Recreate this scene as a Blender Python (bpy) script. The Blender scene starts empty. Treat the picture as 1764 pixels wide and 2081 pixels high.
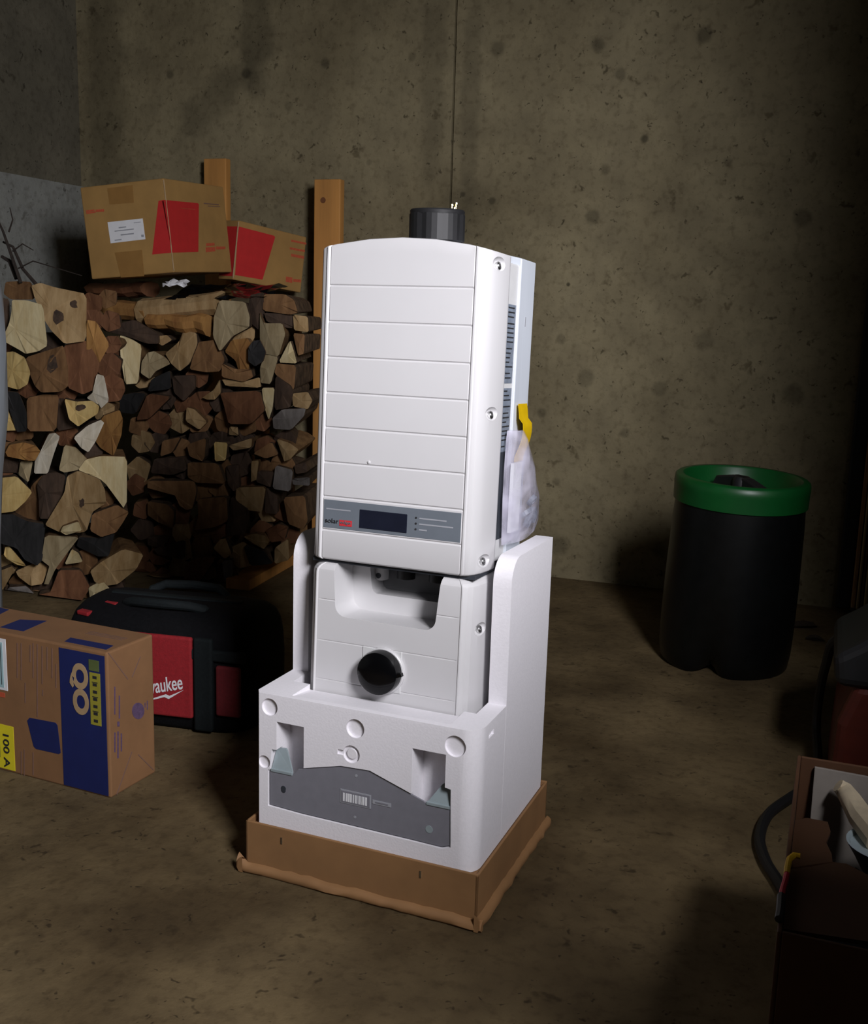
import bpy, bmesh, math, random
from mathutils import Matrix, Vector, Euler

# ------------------------------------------------------------------ camera, world, light, exposure
S = bpy.context.scene
COL = S.collection
F_PX, PITCH, ROLL, CAM_H = 2170.6, .1857, .029, .9744
CX, CY = 882.0, 1040.5
_rt, _up = Vector((1, 0, 0)), Vector((0, math.sin(PITCH), math.cos(PITCH)))
FW = Vector((0, math.cos(PITCH), -math.sin(PITCH)))
RT = math.cos(ROLL) * _rt + math.sin(ROLL) * _up
UP = -math.sin(ROLL) * _rt + math.cos(ROLL) * _up
CAM = Vector((0, 0, CAM_H))
cam_data = bpy.data.cameras.new('camera')
cam = bpy.data.objects.new('camera', cam_data)
COL.objects.link(cam)
cam_data.sensor_fit = 'HORIZONTAL'
cam_data.sensor_width = 36
cam_data.lens = 36 * F_PX / 1764
cam_data.clip_start = .02
cam.matrix_world = Matrix(((RT.x, UP.x, -FW.x, 0), (RT.y, UP.y, -FW.y, 0), (RT.z, UP.z, -FW.z, CAM_H), (0, 0, 0, 1)))
S.camera = cam

world = bpy.data.worlds.new('world')
S.world = world
world.use_nodes = True
bg = world.node_tree.nodes['Background']
bg.inputs[0].default_value = (.80, .88, 1.0, 1)
bg.inputs[1].default_value = .35

# room frame: K is the back-left corner, E1 runs along the back wall to the right, E2 from the back wall into the room
WA = -.3372
E1 = Vector((math.cos(WA), math.sin(WA), 0))
E2 = Vector((math.sin(WA), -math.cos(WA), 0))
K = Vector((-1.508, 4.617, 0))
def room(s, t, z=0):
    return K + E1 * s + E2 * t + Vector((0, 0, z))

# daylight entering through the window opening in the right wall
DOOR_S, DOOR_T0, DOOR_T1, SILL, DOOR_TOP = 3.42, 2.42, 4.6, 1.20, 1.97  # unseen opening: sill, lintel and jamb shaped to shade the carton and walls
ld = bpy.data.lights.new('window_daylight', 'AREA')
ld.shape = 'RECTANGLE'
ld.size, ld.size_y = .50, 1.1
ld.energy = 94
ld.color = (.97, .955, 1.0)
ld.spread = math.radians(150)
light = bpy.data.objects.new('window_daylight', ld)
COL.objects.link(light)
light.location = room(3.85, 3.8, 1.86)
_d = (Vector((-.75, 2.9, .35)) - light.location).normalized()
light.rotation_euler = _d.to_track_quat('-Z', 'Y').to_euler()

S.view_settings.view_transform = 'Standard'
S.view_settings.look = 'None'
S.view_settings.gamma = 1
S.view_settings.use_curve_mapping = False
S.view_settings.exposure = 0.0

# ------------------------------------------------------------------ helpers
random.seed(7)
def ray(px, py):
    return FW + RT * ((px - CX) / F_PX) - UP * ((py - CY) / F_PX)
def on_plane(px, py, p, n):
    d = ray(px, py)
    return CAM + d * ((p - CAM).dot(n) / d.dot(n))
def on_z(px, py, z=0):
    d = ray(px, py)
    return CAM + d * ((z - CAM_H) / d.z)

def tag(o, label=None, cat=None, group=None, kind=None):
    if label: o['label'] = label
    if cat: o['category'] = cat
    if group: o['group'] = group
    if kind: o['kind'] = kind
    return o
def thing(name, label, cat, loc=(0, 0, 0), rot=(0, 0, 0), group=None):
    o = bpy.data.objects.new(name, None)
    o.empty_display_size = .05
    COL.objects.link(o)
    o.location = loc
    o.rotation_euler = rot
    return tag(o, label, cat, group)

class MB:
    def __init__(self):
        self.v, self.f, self.m = [], [], []
    def add(self, vs, fs, mi=0):
        b = len(self.v)
        self.v += [tuple(p) for p in vs]
        self.f += [tuple(b + i for i in f) for f in fs]
        self.m += [mi] * len(fs)
        return self
    def box(self, x0, x1, y0, y1, z0, z1, mi=0, M=None):
        vs = [Vector(p) for p in ((x0, y0, z0), (x1, y0, z0), (x1, y1, z0), (x0, y1, z0), (x0, y0, z1), (x1, y0, z1), (x1, y1, z1), (x0, y1, z1))]
        if M: vs = [M @ p for p in vs]
        return self.add(vs, [(0, 3, 2, 1), (4, 5, 6, 7), (0, 1, 5, 4), (1, 2, 6, 5), (2, 3, 7, 6), (3, 0, 4, 7)], mi)
    def prism(self, pts, a, b, axis='y', mi=0, M=None):
        # polygon pts extruded from a to b along axis; pts are the two other coordinates
        def mk(p, h):
            return {'y': (p[0], h, p[1]), 'x': (h, p[0], p[1]), 'z': (p[0], p[1], h)}[axis]
        n = len(pts)
        vs = [Vector(mk(p, a)) for p in pts] + [Vector(mk(p, b)) for p in pts]
        if M: vs = [M @ p for p in vs]
        fs = [tuple(range(n)), tuple(range(2 * n - 1, n - 1, -1))] + [(i, i + n, (i + 1) % n + n, (i + 1) % n) for i in range(n)]
        return self.add(vs, fs, mi)
    def lathe(self, prof, n=32, mi=0, M=None, closed=True):
        # prof: (radius, height) list turned round z
        vs, fs = [], []
        for r, h in prof:
            for k in range(n):
                a = 2 * math.pi * k / n
                vs.append(Vector((r * math.cos(a), r * math.sin(a), h)))
        m = len(prof)
        for i in range(m - 1):
            for k in range(n):
                fs.append((i * n + k, i * n + (k + 1) % n, (i + 1) * n + (k + 1) % n, (i + 1) * n + k))
        if closed:
            fs.append(tuple(range(n - 1, -1, -1)))
            fs.append(tuple((m - 1) * n + k for k in range(n)))
        if M: vs = [M @ p for p in vs]
        return self.add(vs, fs, mi)
    def tube(self, pts, r, n=10, mi=0, r1=None):
        pts = [Vector(p) for p in pts]
        vs, fs = [], []
        m = len(pts)
        prev = None
        for i, p in enumerate(pts):
            d = (pts[min(i + 1, m - 1)] - pts[max(i - 1, 0)]).normalized()
            a = prev if prev else (Vector((0, 0, 1)) if abs(d.z) < .9 else Vector((1, 0, 0)))
            x = (a - d * a.dot(d)).normalized()
            prev = x
            y = d.cross(x)
            rr = r if r1 is None else r + (r1 - r) * i / (m - 1)
            for k in range(n):
                t = 2 * math.pi * k / n
                vs.append(p + x * (rr * math.cos(t)) + y * (rr * math.sin(t)))
        for i in range(m - 1):
            for k in range(n):
                fs.append((i * n + k, i * n + (k + 1) % n, (i + 1) * n + (k + 1) % n, (i + 1) * n + k))
        fs.append(tuple(range(n - 1, -1, -1)))
        fs.append(tuple((m - 1) * n + k for k in range(n)))
        return self.add(vs, fs, mi)
    def build(self, name, mats, parent=None, smooth=False, bevel=0, seg=2, angle=35):
        me = bpy.data.meshes.new(name)
        me.from_pydata(self.v, [], self.f)
        if not isinstance(mats, (list, tuple)): mats = [mats]
        for m in mats: me.materials.append(m)
        me.polygons.foreach_set('material_index', self.m)
        bm = bmesh.new()
        bm.from_mesh(me)
        bmesh.ops.recalc_face_normals(bm, faces=bm.faces)
        bm.to_mesh(me)
        bm.free()
        if smooth:
            for p in me.polygons: p.use_smooth = True
            me.set_sharp_from_angle(angle=math.radians(angle))
        o = bpy.data.objects.new(name, me)
        COL.objects.link(o)
        if parent: o.parent = parent
        if bevel:
            b = o.modifiers.new('bevel', 'BEVEL')
            b.width, b.segments, b.limit_method, b.angle_limit = bevel, seg, 'ANGLE', math.radians(40)
        return o

def bake(o):
    # replaces the object's mesh by its evaluated one
    dg = bpy.context.evaluated_depsgraph_get()
    dg.update()
    me = bpy.data.meshes.new_from_object(o.evaluated_get(dg))
    old = o.data
    o.modifiers.clear()
    o.data = me
    bpy.data.meshes.remove(old)
    return o
def boolean(o, cutters, op='DIFFERENCE'):
    for mb in cutters:
        c = mb.build('cutter', [], None)
        c.matrix_world = o.matrix_world if not o.parent else Matrix.Identity(4)
        md = o.modifiers.new('b', 'BOOLEAN')
        md.operation, md.object, md.solver = op, c, 'EXACT'
    par = o.parent
    o.parent = None
    bpy.context.view_layer.update()
    cs = [m.object for m in o.modifiers if m.type == 'BOOLEAN']
    bake(o)
    for c in cs:
        me = c.data
        bpy.data.objects.remove(c)
        bpy.data.meshes.remove(me)
    o.parent = par
    return o
def add_bevel(o, w, seg=2, ang=40):
    b = o.modifiers.new('bevel', 'BEVEL')
    b.width, b.segments, b.limit_method, b.angle_limit = w, seg, 'ANGLE', math.radians(ang)
    return o
def shade(o, angle=35):
    for p in o.data.polygons: p.use_smooth = True
    o.data.set_sharp_from_angle(angle=math.radians(angle))
    return o

def arc(cx, cy, r, a0, a1, n=6, ry=None):
    ry = ry or r
    return [(cx + r * math.cos(math.radians(a0 + (a1 - a0) * i / n)), cy + ry * math.sin(math.radians(a0 + (a1 - a0) * i / n))) for i in range(n + 1)]

def text(parent, name, s, org, xd, yd, mat, width=None, height=None, shear=0, bold=0, lift=.0008, thick=.0006):
    # flat lettering: org = lower left corner, xd reading direction, yd letter-up direction (local vectors)
    cu = bpy.data.curves.new('t', 'FONT')
    cu.body = s
    cu.size = 1
    cu.shear = shear
    cu.offset = bold
    cu.extrude = .5
    t = bpy.data.objects.new('t', cu)
    COL.objects.link(t)
    bpy.context.view_layer.update()
    me = bpy.data.meshes.new_from_object(t.evaluated_get(bpy.context.evaluated_depsgraph_get()))
    bpy.data.objects.remove(t)
    bpy.data.curves.remove(cu)
    xs = [v.co.x for v in me.vertices]; ys = [v.co.y for v in me.vertices]
    x0, x1, y0, y1 = min(xs), max(xs), min(ys), max(ys)
    sx = width / (x1 - x0) if width else None
    sy = height / (y1 - y0) if height else None
    sx = sx or sy; sy = sy or sx
    xd, yd, org = Vector(xd).normalized(), Vector(yd).normalized(), Vector(org)
    nd = xd.cross(yd)
    for v in me.vertices:
        v.co = org + xd * ((v.co.x - x0) * sx) + yd * ((v.co.y - y0) * sy) + nd * (lift + v.co.z * thick)
    me.materials.clear()
    me.materials.append(mat)
    o = bpy.data.objects.new(name, me)
    COL.objects.link(o)
    o.parent = parent
    return o

# ------------------------------------------------------------------ materials
def mat(name, col, rough=.6, metal=0, var=.12, scale=30, stretch=(1, 1, 1), bump=0, bscale=None, spec=.5, dark=None, rand=0, detail=4):
    m = bpy.data.materials.new(name)
    m.use_nodes = True
    nt = m.node_tree
    N, L = nt.nodes, nt.links
    b = N['Principled BSDF']
    b.inputs['Roughness'].default_value = rough
    b.inputs['Metallic'].default_value = metal
    b.inputs['Specular IOR Level'].default_value = spec
    tc = N.new('ShaderNodeTexCoord')
    mp = N.new('ShaderNodeMapping')
    mp.inputs['Scale'].default_value = stretch
    L.new(tc.outputs['Object'], mp.inputs[0])
    src = mp.outputs[0]
    if rand:
        oi = N.new('ShaderNodeObjectInfo')
        ad = N.new('ShaderNodeVectorMath'); ad.operation = 'ADD'
        sc = N.new('ShaderNodeMath'); sc.operation = 'MULTIPLY'; sc.inputs[1].default_value = 37
        L.new(oi.outputs['Random'], sc.inputs[0])
        L.new(src, ad.inputs[0]); L.new(sc.outputs[0], ad.inputs[1])
        src = ad.outputs[0]
    nz = N.new('ShaderNodeTexNoise')
    nz.inputs['Scale'].default_value = scale
    nz.inputs['Detail'].default_value = detail
    nz.inputs['Roughness'].default_value = .6
    L.new(src, nz.inputs['Vector'])
    rp = N.new('ShaderNodeValToRGB')
    d = dark or tuple(c * (1 - var) for c in col)
    l = tuple(min(1, c * (1 + var)) for c in col) if not dark else col
    rp.color_ramp.elements[0].position = .32
    rp.color_ramp.elements[1].position = .66
    rp.color_ramp.elements[0].color = (*d, 1)
    rp.color_ramp.elements[1].color = (*l, 1)
    L.new(nz.outputs['Fac'], rp.inputs[0])
    out = rp.outputs[0]
    if rand:
        hs = N.new('ShaderNodeHueSaturation')
        mr = N.new('ShaderNodeMapRange')
        mr.inputs['To Min'].default_value = 1 - rand
        mr.inputs['To Max'].default_value = 1 + rand
        L.new(oi.outputs['Random'], mr.inputs['Value'])
        L.new(mr.outputs[0], hs.inputs['Value'])
        L.new(out, hs.inputs['Color'])
        out = hs.outputs[0]
    L.new(out, b.inputs['Base Color'])
    if bump:
        n2 = N.new('ShaderNodeTexNoise')
        n2.inputs['Scale'].default_value = bscale or scale
        n2.inputs['Detail'].default_value = 3
        L.new(src, n2.inputs['Vector'])
        bp = N.new('ShaderNodeBump')
        bp.inputs['Strength'].default_value = bump
        bp.inputs['Distance'].default_value = .004
        L.new(n2.outputs['Fac'], bp.inputs['Height'])
        L.new(bp.outputs[0], b.inputs['Normal'])
    return m

def concrete(name, base, dark, light, spots=(), big=(), seams=(), bscale=1.0):
    # spots: (x, z, radius, strength) stains and tie holes in object coordinates; big: (x, z, rx, rz, angle, strength)
    m = bpy.data.materials.new(name)
    m.use_nodes = True
    nt = m.node_tree
    N, L = nt.nodes, nt.links
    b = N['Principled BSDF']
    b.inputs['Roughness'].default_value = .85
    b.inputs['Specular IOR Level'].default_value = .25
    tc = N.new('ShaderNodeTexCoord')
    def noise(scale, detail=5, rough=.6, vec=None):
        n = N.new('ShaderNodeTexNoise')
        n.inputs['Scale'].default_value = scale
        n.inputs['Detail'].default_value = detail
        n.inputs['Roughness'].default_value = rough
        L.new(vec or tc.outputs['Object'], n.inputs['Vector'])
        return n
    def ramp(src, p0, c0, p1, c1):
        r = N.new('ShaderNodeValToRGB')
        r.color_ramp.elements[0].position, r.color_ramp.elements[1].position = p0, p1
        r.color_ramp.elements[0].color, r.color_ramp.elements[1].color = (*c0, 1), (*c1, 1)
        L.new(src, r.inputs[0])
        return r.outputs[0]
    def mul(a, bcol, fac=1.0):
        x = N.new('ShaderNodeMix'); x.data_type = 'RGBA'; x.blend_type = 'MULTIPLY'
        x.inputs['Factor'].default_value = fac
        L.new(a, x.inputs['A']); L.new(bcol, x.inputs['B'])
        return x.outputs['Result']
    c = ramp(noise(1.6 * bscale, 4).outputs['Fac'], .35, dark, .65, light)
    c = mul(c, ramp(noise(7 * bscale, 6, .65).outputs['Fac'], .3, (.78, .77, .76), .62, (1.04, 1.03, 1.0)))
    c = mul(c, ramp(noise(38 * bscale, 3).outputs['Fac'], .28, (.72, .7, .68), .5, (1, 1, 1)))
    # scattered blemishes and pitting
    for sc, th, k in ((6, .12, .60), (13, .15, .45), (27, .15, .40)):
        v = N.new('ShaderNodeTexVoronoi'); v.inputs['Scale'].default_value = sc * bscale
        v.inputs['Randomness'].default_value = 1
        w = N.new('ShaderNodeVectorMath'); w.operation = 'ADD'
        nn = noise(14 * bscale, 3)
        sb = N.new('ShaderNodeVectorMath'); sb.operation = 'SCALE'; sb.inputs['Scale'].default_value = .16 / bscale
        L.new(nn.outputs['Color'], sb.inputs[0])
        L.new(tc.outputs['Object'], w.inputs[0]); L.new(sb.outputs[0], w.inputs[1])
        L.new(w.outputs[0], v.inputs['Vector'])
        c = mul(c, ramp(v.outputs['Distance'], th * .45, (k, k * .97, k * .92), th, (1, 1, 1)))
    sep = N.new('ShaderNodeSeparateXYZ')
    L.new(tc.outputs['Object'], sep.inputs[0])
    dn = noise(9 * bscale, 4)
    def mth(op, a, bb=None):
        x = N.new('ShaderNodeMath'); x.operation = op
        for i, q in enumerate((a, bb)):
            if q is None: continue
            if isinstance(q, (int, float)): x.inputs[i].default_value = q
            else: L.new(q, x.inputs[i])
        return x.outputs[0]
    fac = None
    for x, z, rx, rz, ang, st in [(s[0], s[1], s[2], s[2], 0, s[3]) for s in spots] + list(big):
        ca, sa = math.cos(ang), math.sin(ang)
        dx, dz = mth('SUBTRACT', sep.outputs['X'], x), mth('SUBTRACT', sep.outputs['Z'], z)
        ux = mth('DIVIDE', mth('ADD', mth('MULTIPLY', dx, ca), mth('MULTIPLY', dz, sa)), rx)
        uz = mth('DIVIDE', mth('ADD', mth('MULTIPLY', dx, -sa), mth('MULTIPLY', dz, ca)), rz)
        dd = mth('SQRT', mth('ADD', mth('MULTIPLY', ux, ux), mth('MULTIPLY', uz, uz)))
        dd = mth('ADD', dd, mth('MULTIPLY', mth('SUBTRACT', dn.outputs['Fac'], .5), 1.5))
        mr = N.new('ShaderNodeMapRange'); mr.interpolation_type = 'SMOOTHSTEP'
        mr.inputs['From Min'].default_value, mr.inputs['From Max'].default_value = .45, 1.15
        mr.inputs['To Min'].default_value, mr.inputs['To Max'].default_value = 1 - st, 1
        L.new(dd, mr.inputs['Value'])
        fac = mr.outputs[0] if fac is None else mth('MULTIPLY', fac, mr.outputs[0])
    if fac is not None:
        c = mul(c, fac)
    L.new(c, b.inputs['Base Color'])
    n3 = noise(24 * bscale, 5)
    bp = N.new('ShaderNodeBump'); bp.inputs['Strength'].default_value = .35; bp.inputs['Distance'].default_value = .01
    L.new(n3.outputs['Fac'], bp.inputs['Height'])
    L.new(bp.outputs[0], b.inputs['Normal'])
    return m

M = {}
M['white'] = mat('white_enamel', (.60, .592, .60), .38, var=.015, scale=6)
M['foam'] = mat('white_foam', (.82, .80, .835), .9, var=.02, scale=160, bump=.08, bscale=260, spec=.2)
M['alu'] = mat('brushed_aluminium', (.60, .64, .70), .42, metal=.12, var=.06, scale=20, stretch=(1, 1, .1))
M['grey_side'] = mat('grey_chassis', (.60, .60, .60), .5, var=.03)
M['panel'] = mat('display_grey', (.135, .155, .18), .5, var=.04)
M['lcd'] = mat('lcd_glass', (.012, .014, .025), .15, var=.1)
M['red'] = mat('red_print', (.55, .03, .04), .55, var=.05)
M['black'] = mat('black_plastic', (.0025, .0025, .003), .16, var=.1, spec=.3)
M['black_matte'] = mat('black_rubber', (.012, .012, .013), .55, var=.15)
M['ink'] = mat('black_ink', (.02, .02, .022), .6, var=.05)
M['ink_grey'] = mat('grey_ink', (.32, .33, .36), .6, var=.05)
M['chrome'] = mat('zinc_screw', (.55, .55, .55), .25, metal=1, var=.1)
M['label_dark'] = mat('grey_rating_label', (.18, .21, .26), .5, var=.2, scale=60, stretch=(1, 1, 2))
M['slot'] = mat('dark_cooling_slot', (.03, .035, .045), .6)
M['cavity'] = mat('grey_inner_panel', (.22, .22, .23), .6, var=.05)
M['bracket'] = mat('grey_powder_coat', (.205, .205, .235), .55, metal=.05, var=.05, scale=50)
M['bracket_tab'] = mat('grey_bent_tab', (.30, .36, .38), .45, metal=.1, var=.05)
M['paper'] = mat('white_paper', (.75, .76, .78), .7, var=.03)
M['card'] = mat('brown_cardboard', (.35, .20, .060), .8, var=.10, scale=9, stretch=(1, 1, 1), bump=.08, bscale=60)
M['card_qo'] = mat('reddish_cardboard', (.23, .115, .048), .8, var=.10, scale=9, bump=.08, bscale=60)
M['card_tape'] = mat('cardboard_tape', (.28, .145, .038), .55, var=.06)
M['card_edge'] = mat('cardboard_fold', (.38, .26, .14), .8, var=.1)
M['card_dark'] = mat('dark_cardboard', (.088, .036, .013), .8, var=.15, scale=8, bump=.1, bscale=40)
M['card_tray'] = mat('tan_tray_cardboard', (.265, .138, .055), .7, var=.14, scale=7, bump=.12, bscale=25)
M['card_print'] = mat('faded_print', (.17, .095, .07), .8, var=.1)
M['red_print2'] = mat('faded_red_print', (.48, .085, .035), .75, var=.15, scale=120)
M['red_box'] = mat('red_block_print', (.50, .018, .018), .7, var=.06)
M['blue'] = mat('navy_print', (.006, .013, .095), .65, var=.08)
M['purple'] = mat('purple_stamp', (.10, .06, .12), .75, var=.2, scale=120)
M['yellow'] = mat('yellow_label', (.72, .62, .02), .6, var=.04)
M['olive'] = mat('olive_label', (.30, .27, .03), .6, var=.08)
M['cyan'] = mat('pale_cyan_label', (.35, .52, .55), .6, var=.05)
M['lumber'] = mat('pine_lumber', (.52, .245, .062), .7, var=.22, scale=14, stretch=(1, 1, .07), bump=.1)
M['knot'] = mat('pine_knot', (.16, .06, .02), .8)
M['bag_red'] = mat('red_nylon', (.27, .008, .013), .8, var=.12, scale=120, bump=.15, bscale=300)
M['bag_black'] = mat('black_nylon', (.004, .004, .005), .85, var=.25, scale=120, bump=.2, bscale=300, spec=.15)
M['bag_trim'] = mat('charcoal_webbing', (.008, .011, .012), .8, var=.2, scale=200, spec=.2)
M['green'] = mat('green_lid_plastic', (.003, .075, .014), .4, var=.12, scale=14)
M['barrel'] = mat('black_barrel_plastic', (.0035, .004, .004), .38, var=.2, spec=.35)
M['barrel_dust'] = mat('dusty_lid_floor', (.05, .085, .035), .75, var=.3, scale=25)
M['jamb_dark'] = mat('dark_jamb_rubber', (.012, .012, .012), .7)
M['jamb_rust'] = mat('rusty_painted_trim', (.50, .30, .12), .6, var=.3, scale=10, stretch=(3, 3, .4), dark=(.22, .10, .04))
M['jamb_cream'] = mat('cream_painted_trim', (.60, .50, .27), .55, var=.15, scale=10, stretch=(3, 3, .3), dark=(.42, .32, .15))
M['door_panel'] = mat('olive_cream_door', (.50, .45, .22), .6, var=.12, scale=4)
M['orange'] = mat('dark_orange_housing', (.10, .016, .008), .5, var=.15)
M['tarp'] = mat('grey_plastic_sheet', (.30, .33, .36), .5, var=.08, scale=8)
M['twig'] = mat('dry_twig', (.028, .02, .015), .9, var=.3, scale=60)
M['debris'] = mat('dead_leaf', (.035, .022, .012), .9, var=.3, scale=60)
M['bowl'] = mat('pale_blue_plastic', (.48, .58, .62), .45, var=.04)
M['cream_roll'] = mat('cream_cloth', (.62, .52, .36), .85, var=.12, scale=30, bump=.3)
M['soft_white'] = mat('white_packing_board', (.27, .24, .21), .85, var=.12, scale=18)
M['tag_yellow'] = mat('yellow_strap_plastic', (.72, .42, .01), .5)
M['tag_red'] = mat('red_strap_plastic', (.60, .015, .05), .5)
M['tape_yellow'] = mat('amber_tape', (.62, .40, .005), .3, var=.12, scale=14)
M['brass'] = mat('brass_bits', (.75, .62, .35), .25, metal=1)
M['ceiling'] = mat('dark_ceiling_boards', (.04, .033, .025), .9, var=.2, scale=6)

def clear_plastic():
    m = bpy.data.materials.new('clear_bag_plastic')
    m.use_nodes = True
    N, L = m.node_tree.nodes, m.node_tree.links
    b = N['Principled BSDF']
    b.inputs['Base Color'].default_value = (.62, .60, .72, 1)
    b.inputs['Roughness'].default_value = .09
    nz = N.new('ShaderNodeTexNoise'); nz.inputs['Scale'].default_value = 22; nz.inputs['Detail'].default_value = 2
    tc = N.new('ShaderNodeTexCoord'); L.new(tc.outputs['Object'], nz.inputs['Vector'])
    mr = N.new('ShaderNodeMapRange')
    mr.inputs['From Min'].default_value, mr.inputs['From Max'].default_value = .3, .7
    mr.inputs['To Min'].default_value, mr.inputs['To Max'].default_value = .16, .62
    L.new(nz.outputs['Fac'], mr.inputs['Value']); L.new(mr.outputs[0], b.inputs['Alpha'])
    bp = N.new('ShaderNodeBump'); bp.inputs['Strength'].default_value = .5; bp.inputs['Distance'].default_value = .01
    L.new(nz.outputs['Fac'], bp.inputs['Height']); L.new(bp.outputs[0], b.inputs['Normal'])
    return m
M['clear'] = clear_plastic()

# ------------------------------------------------------------------ room
def wall_xz(px, py):
    p = on_plane(px, py, K, E2) - K
    return p.dot(E1), p.z
spot_px = [(345, 152, .030, .55), (500, 148, .034, .55), (662, 128, .032, .5), (838, 115, .028, .35), (1012, 98, .05, .45), (1215, 92, .045, .55),
           (1430, 72, .045, .55), (1260, 150, .035, .4), (1310, 282, .024, .7), (1155, 578, .014, .8), (1205, 440, .045, .5), (1000, 408, .022, .55),
           (940, 395, .018, .6), (1430, 690, .06, .35), (1610, 800, .06, .4), (1190, 770, .055, .4), (1480, 330, .03, .35), (1630, 440, .05, .45),
           (1140, 690, .03, .35), (1340, 790, .045, .35), (1100, 840, .03, .4), (1130, 980, .03, .35), (1270, 880, .03, .35), (585, 215, .03, .3),
           (1340, 1120, .05, .45), (1130, 1110, .07, .45), (560, 420, .02, .35), (750, 330, .02, .3), (1230, 345, .03, .35)]
spots = [(*wall_xz(x, y), r * .66, s * .85) for x, y, r, s in spot_px]
big_px = [(520, 60, .09, .24, 0, .35), (440, 200, .28, .085, .75, .30), (215, 180, .11, .75, 0, .30), (880, 130, .06, .5, 0, .22),
          (955, 200, .04, .5, 0, .25), (940, 420, .15, .10, 0, .25)]
bigs = [(*wall_xz(x, y), rx, rz, a, s) for x, y, rx, rz, a, s in big_px]
M['wall'] = concrete('cast_concrete_wall', None, (.190, .158, .092), (.285, .244, .148), spots, bigs)
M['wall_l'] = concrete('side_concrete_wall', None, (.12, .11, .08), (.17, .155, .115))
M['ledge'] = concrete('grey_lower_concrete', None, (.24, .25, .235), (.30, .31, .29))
M['floor'] = concrete('worn_concrete_floor', None, (.076, .051, .023), (.205, .150, .076), bscale=1.15)

def slab(name, quads, m, kind='structure', M4=None):
    mb = MB()
    for q in quads: mb.box(*q)
    o = mb.build(name, m)
    if M4: o.matrix_world = M4
    return tag(o, kind=kind)
ROOM = Matrix.Translation(K) @ Matrix.Rotation(WA, 4, 'Z')     # local x = E1, local y = away from the room, z up
CEIL, DEPTH = 2.75, 5.6
slab('floor', [(-.2, DOOR_S + 1.4, -DEPTH, .12, -.12, 0)], M['floor'], M4=ROOM)
sx = wall_xz(922, 200)[0]
# back wall is two pours with an open vertical joint between them
slab('wall_back', [(0, sx - .004, 0, .2, -.02, CEIL), (sx + .004, DOOR_S + .12, 0, .2, -.02, CEIL), (sx - .01, sx + .01, .012, .19, -.02, CEIL)], M['wall'], M4=ROOM)
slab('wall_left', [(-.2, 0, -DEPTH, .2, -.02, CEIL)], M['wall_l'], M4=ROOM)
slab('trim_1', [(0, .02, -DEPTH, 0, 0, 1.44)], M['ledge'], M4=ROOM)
slab('wall_right', [(DOOR_S, DOOR_S + .12, -DOOR_T0, 0, 0, CEIL), (DOOR_S, DOOR_S + .12, -DEPTH, -DOOR_T1, 0, CEIL), (DOOR_S, DOOR_S + .12, -DOOR_T1, -DOOR_T0, DOOR_TOP, CEIL), (DOOR_S, DOOR_S + .12, -DOOR_T1, -DOOR_T0, 0, SILL), (DOOR_S - .22, DOOR_S, -3.25, -2.96, 0, 1.06)], M['ceiling'], M4=ROOM)  # last box is an unseen plinth added to shade the foam and floor
slab('wall_front', [(-.2, DOOR_S + .12, -DEPTH - .15, -DEPTH, 0, CEIL)], M['ceiling'], M4=ROOM)
slab('ceiling', [(-.2, DOOR_S + .12, -DEPTH - .15, .2, CEIL, CEIL + .12)], M['ceiling'], M4=ROOM)

# sliding door hardware at the right end of the back wall
dr = tag(bpy.data.objects.new('door_1', None), 'weathered cream sliding door edge with rusty trim beside the back wall', None, kind='structure')
COL.objects.link(dr)
dr.matrix_world = ROOM @ Matrix.Translation((wall_xz(1694, 1255)[0], -.06, 0))
MB().box(0, .045, -.02, .055, .02, 2.4).build('seal', M['jamb_dark'], dr, bevel=.006)
for i, (a, b_, y, mm) in enumerate(((.047, .060, -.035, 'jamb_rust'), (.063, .072, -.045, 'jamb_cream'), (.075, .083, -.03, 'jamb_rust'), (.086, .098, -.05, 'jamb_cream'), (.101, .107, -.035, 'jamb_rust'), (.110, .122, -.05, 'jamb_cream'))):
    MB().box(a, b_, y, .055, .03, 2.4).build('trim_strip', M[mm], dr, bevel=.003)
MB().box(.125, .60, -.03, .05, .06, 2.4).build('door_panel', M['door_panel'], dr, bevel=.003)
MB().box(.118, .132, -.062, -.05, .60, .64).build('latch', M['jamb_rust'], dr, bevel=.004)
MB().box(.126, .165, -.055, -.03, .585, .597).build('latch_bar', M['ink'], dr, bevel=.003)

# ------------------------------------------------------------------ inverter group frame
YAW, LEAN = -.3869, .0452
GO = Vector((-.1077, 1.6591, 0))
UH = Vector((math.cos(YAW), math.sin(YAW), 0)); VH = Vector((-math.sin(YAW), math.cos(YAW), 0))
def gl(u, v, z): return GO + UH * u + VH * v + Vector((0, 0, z))

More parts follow.
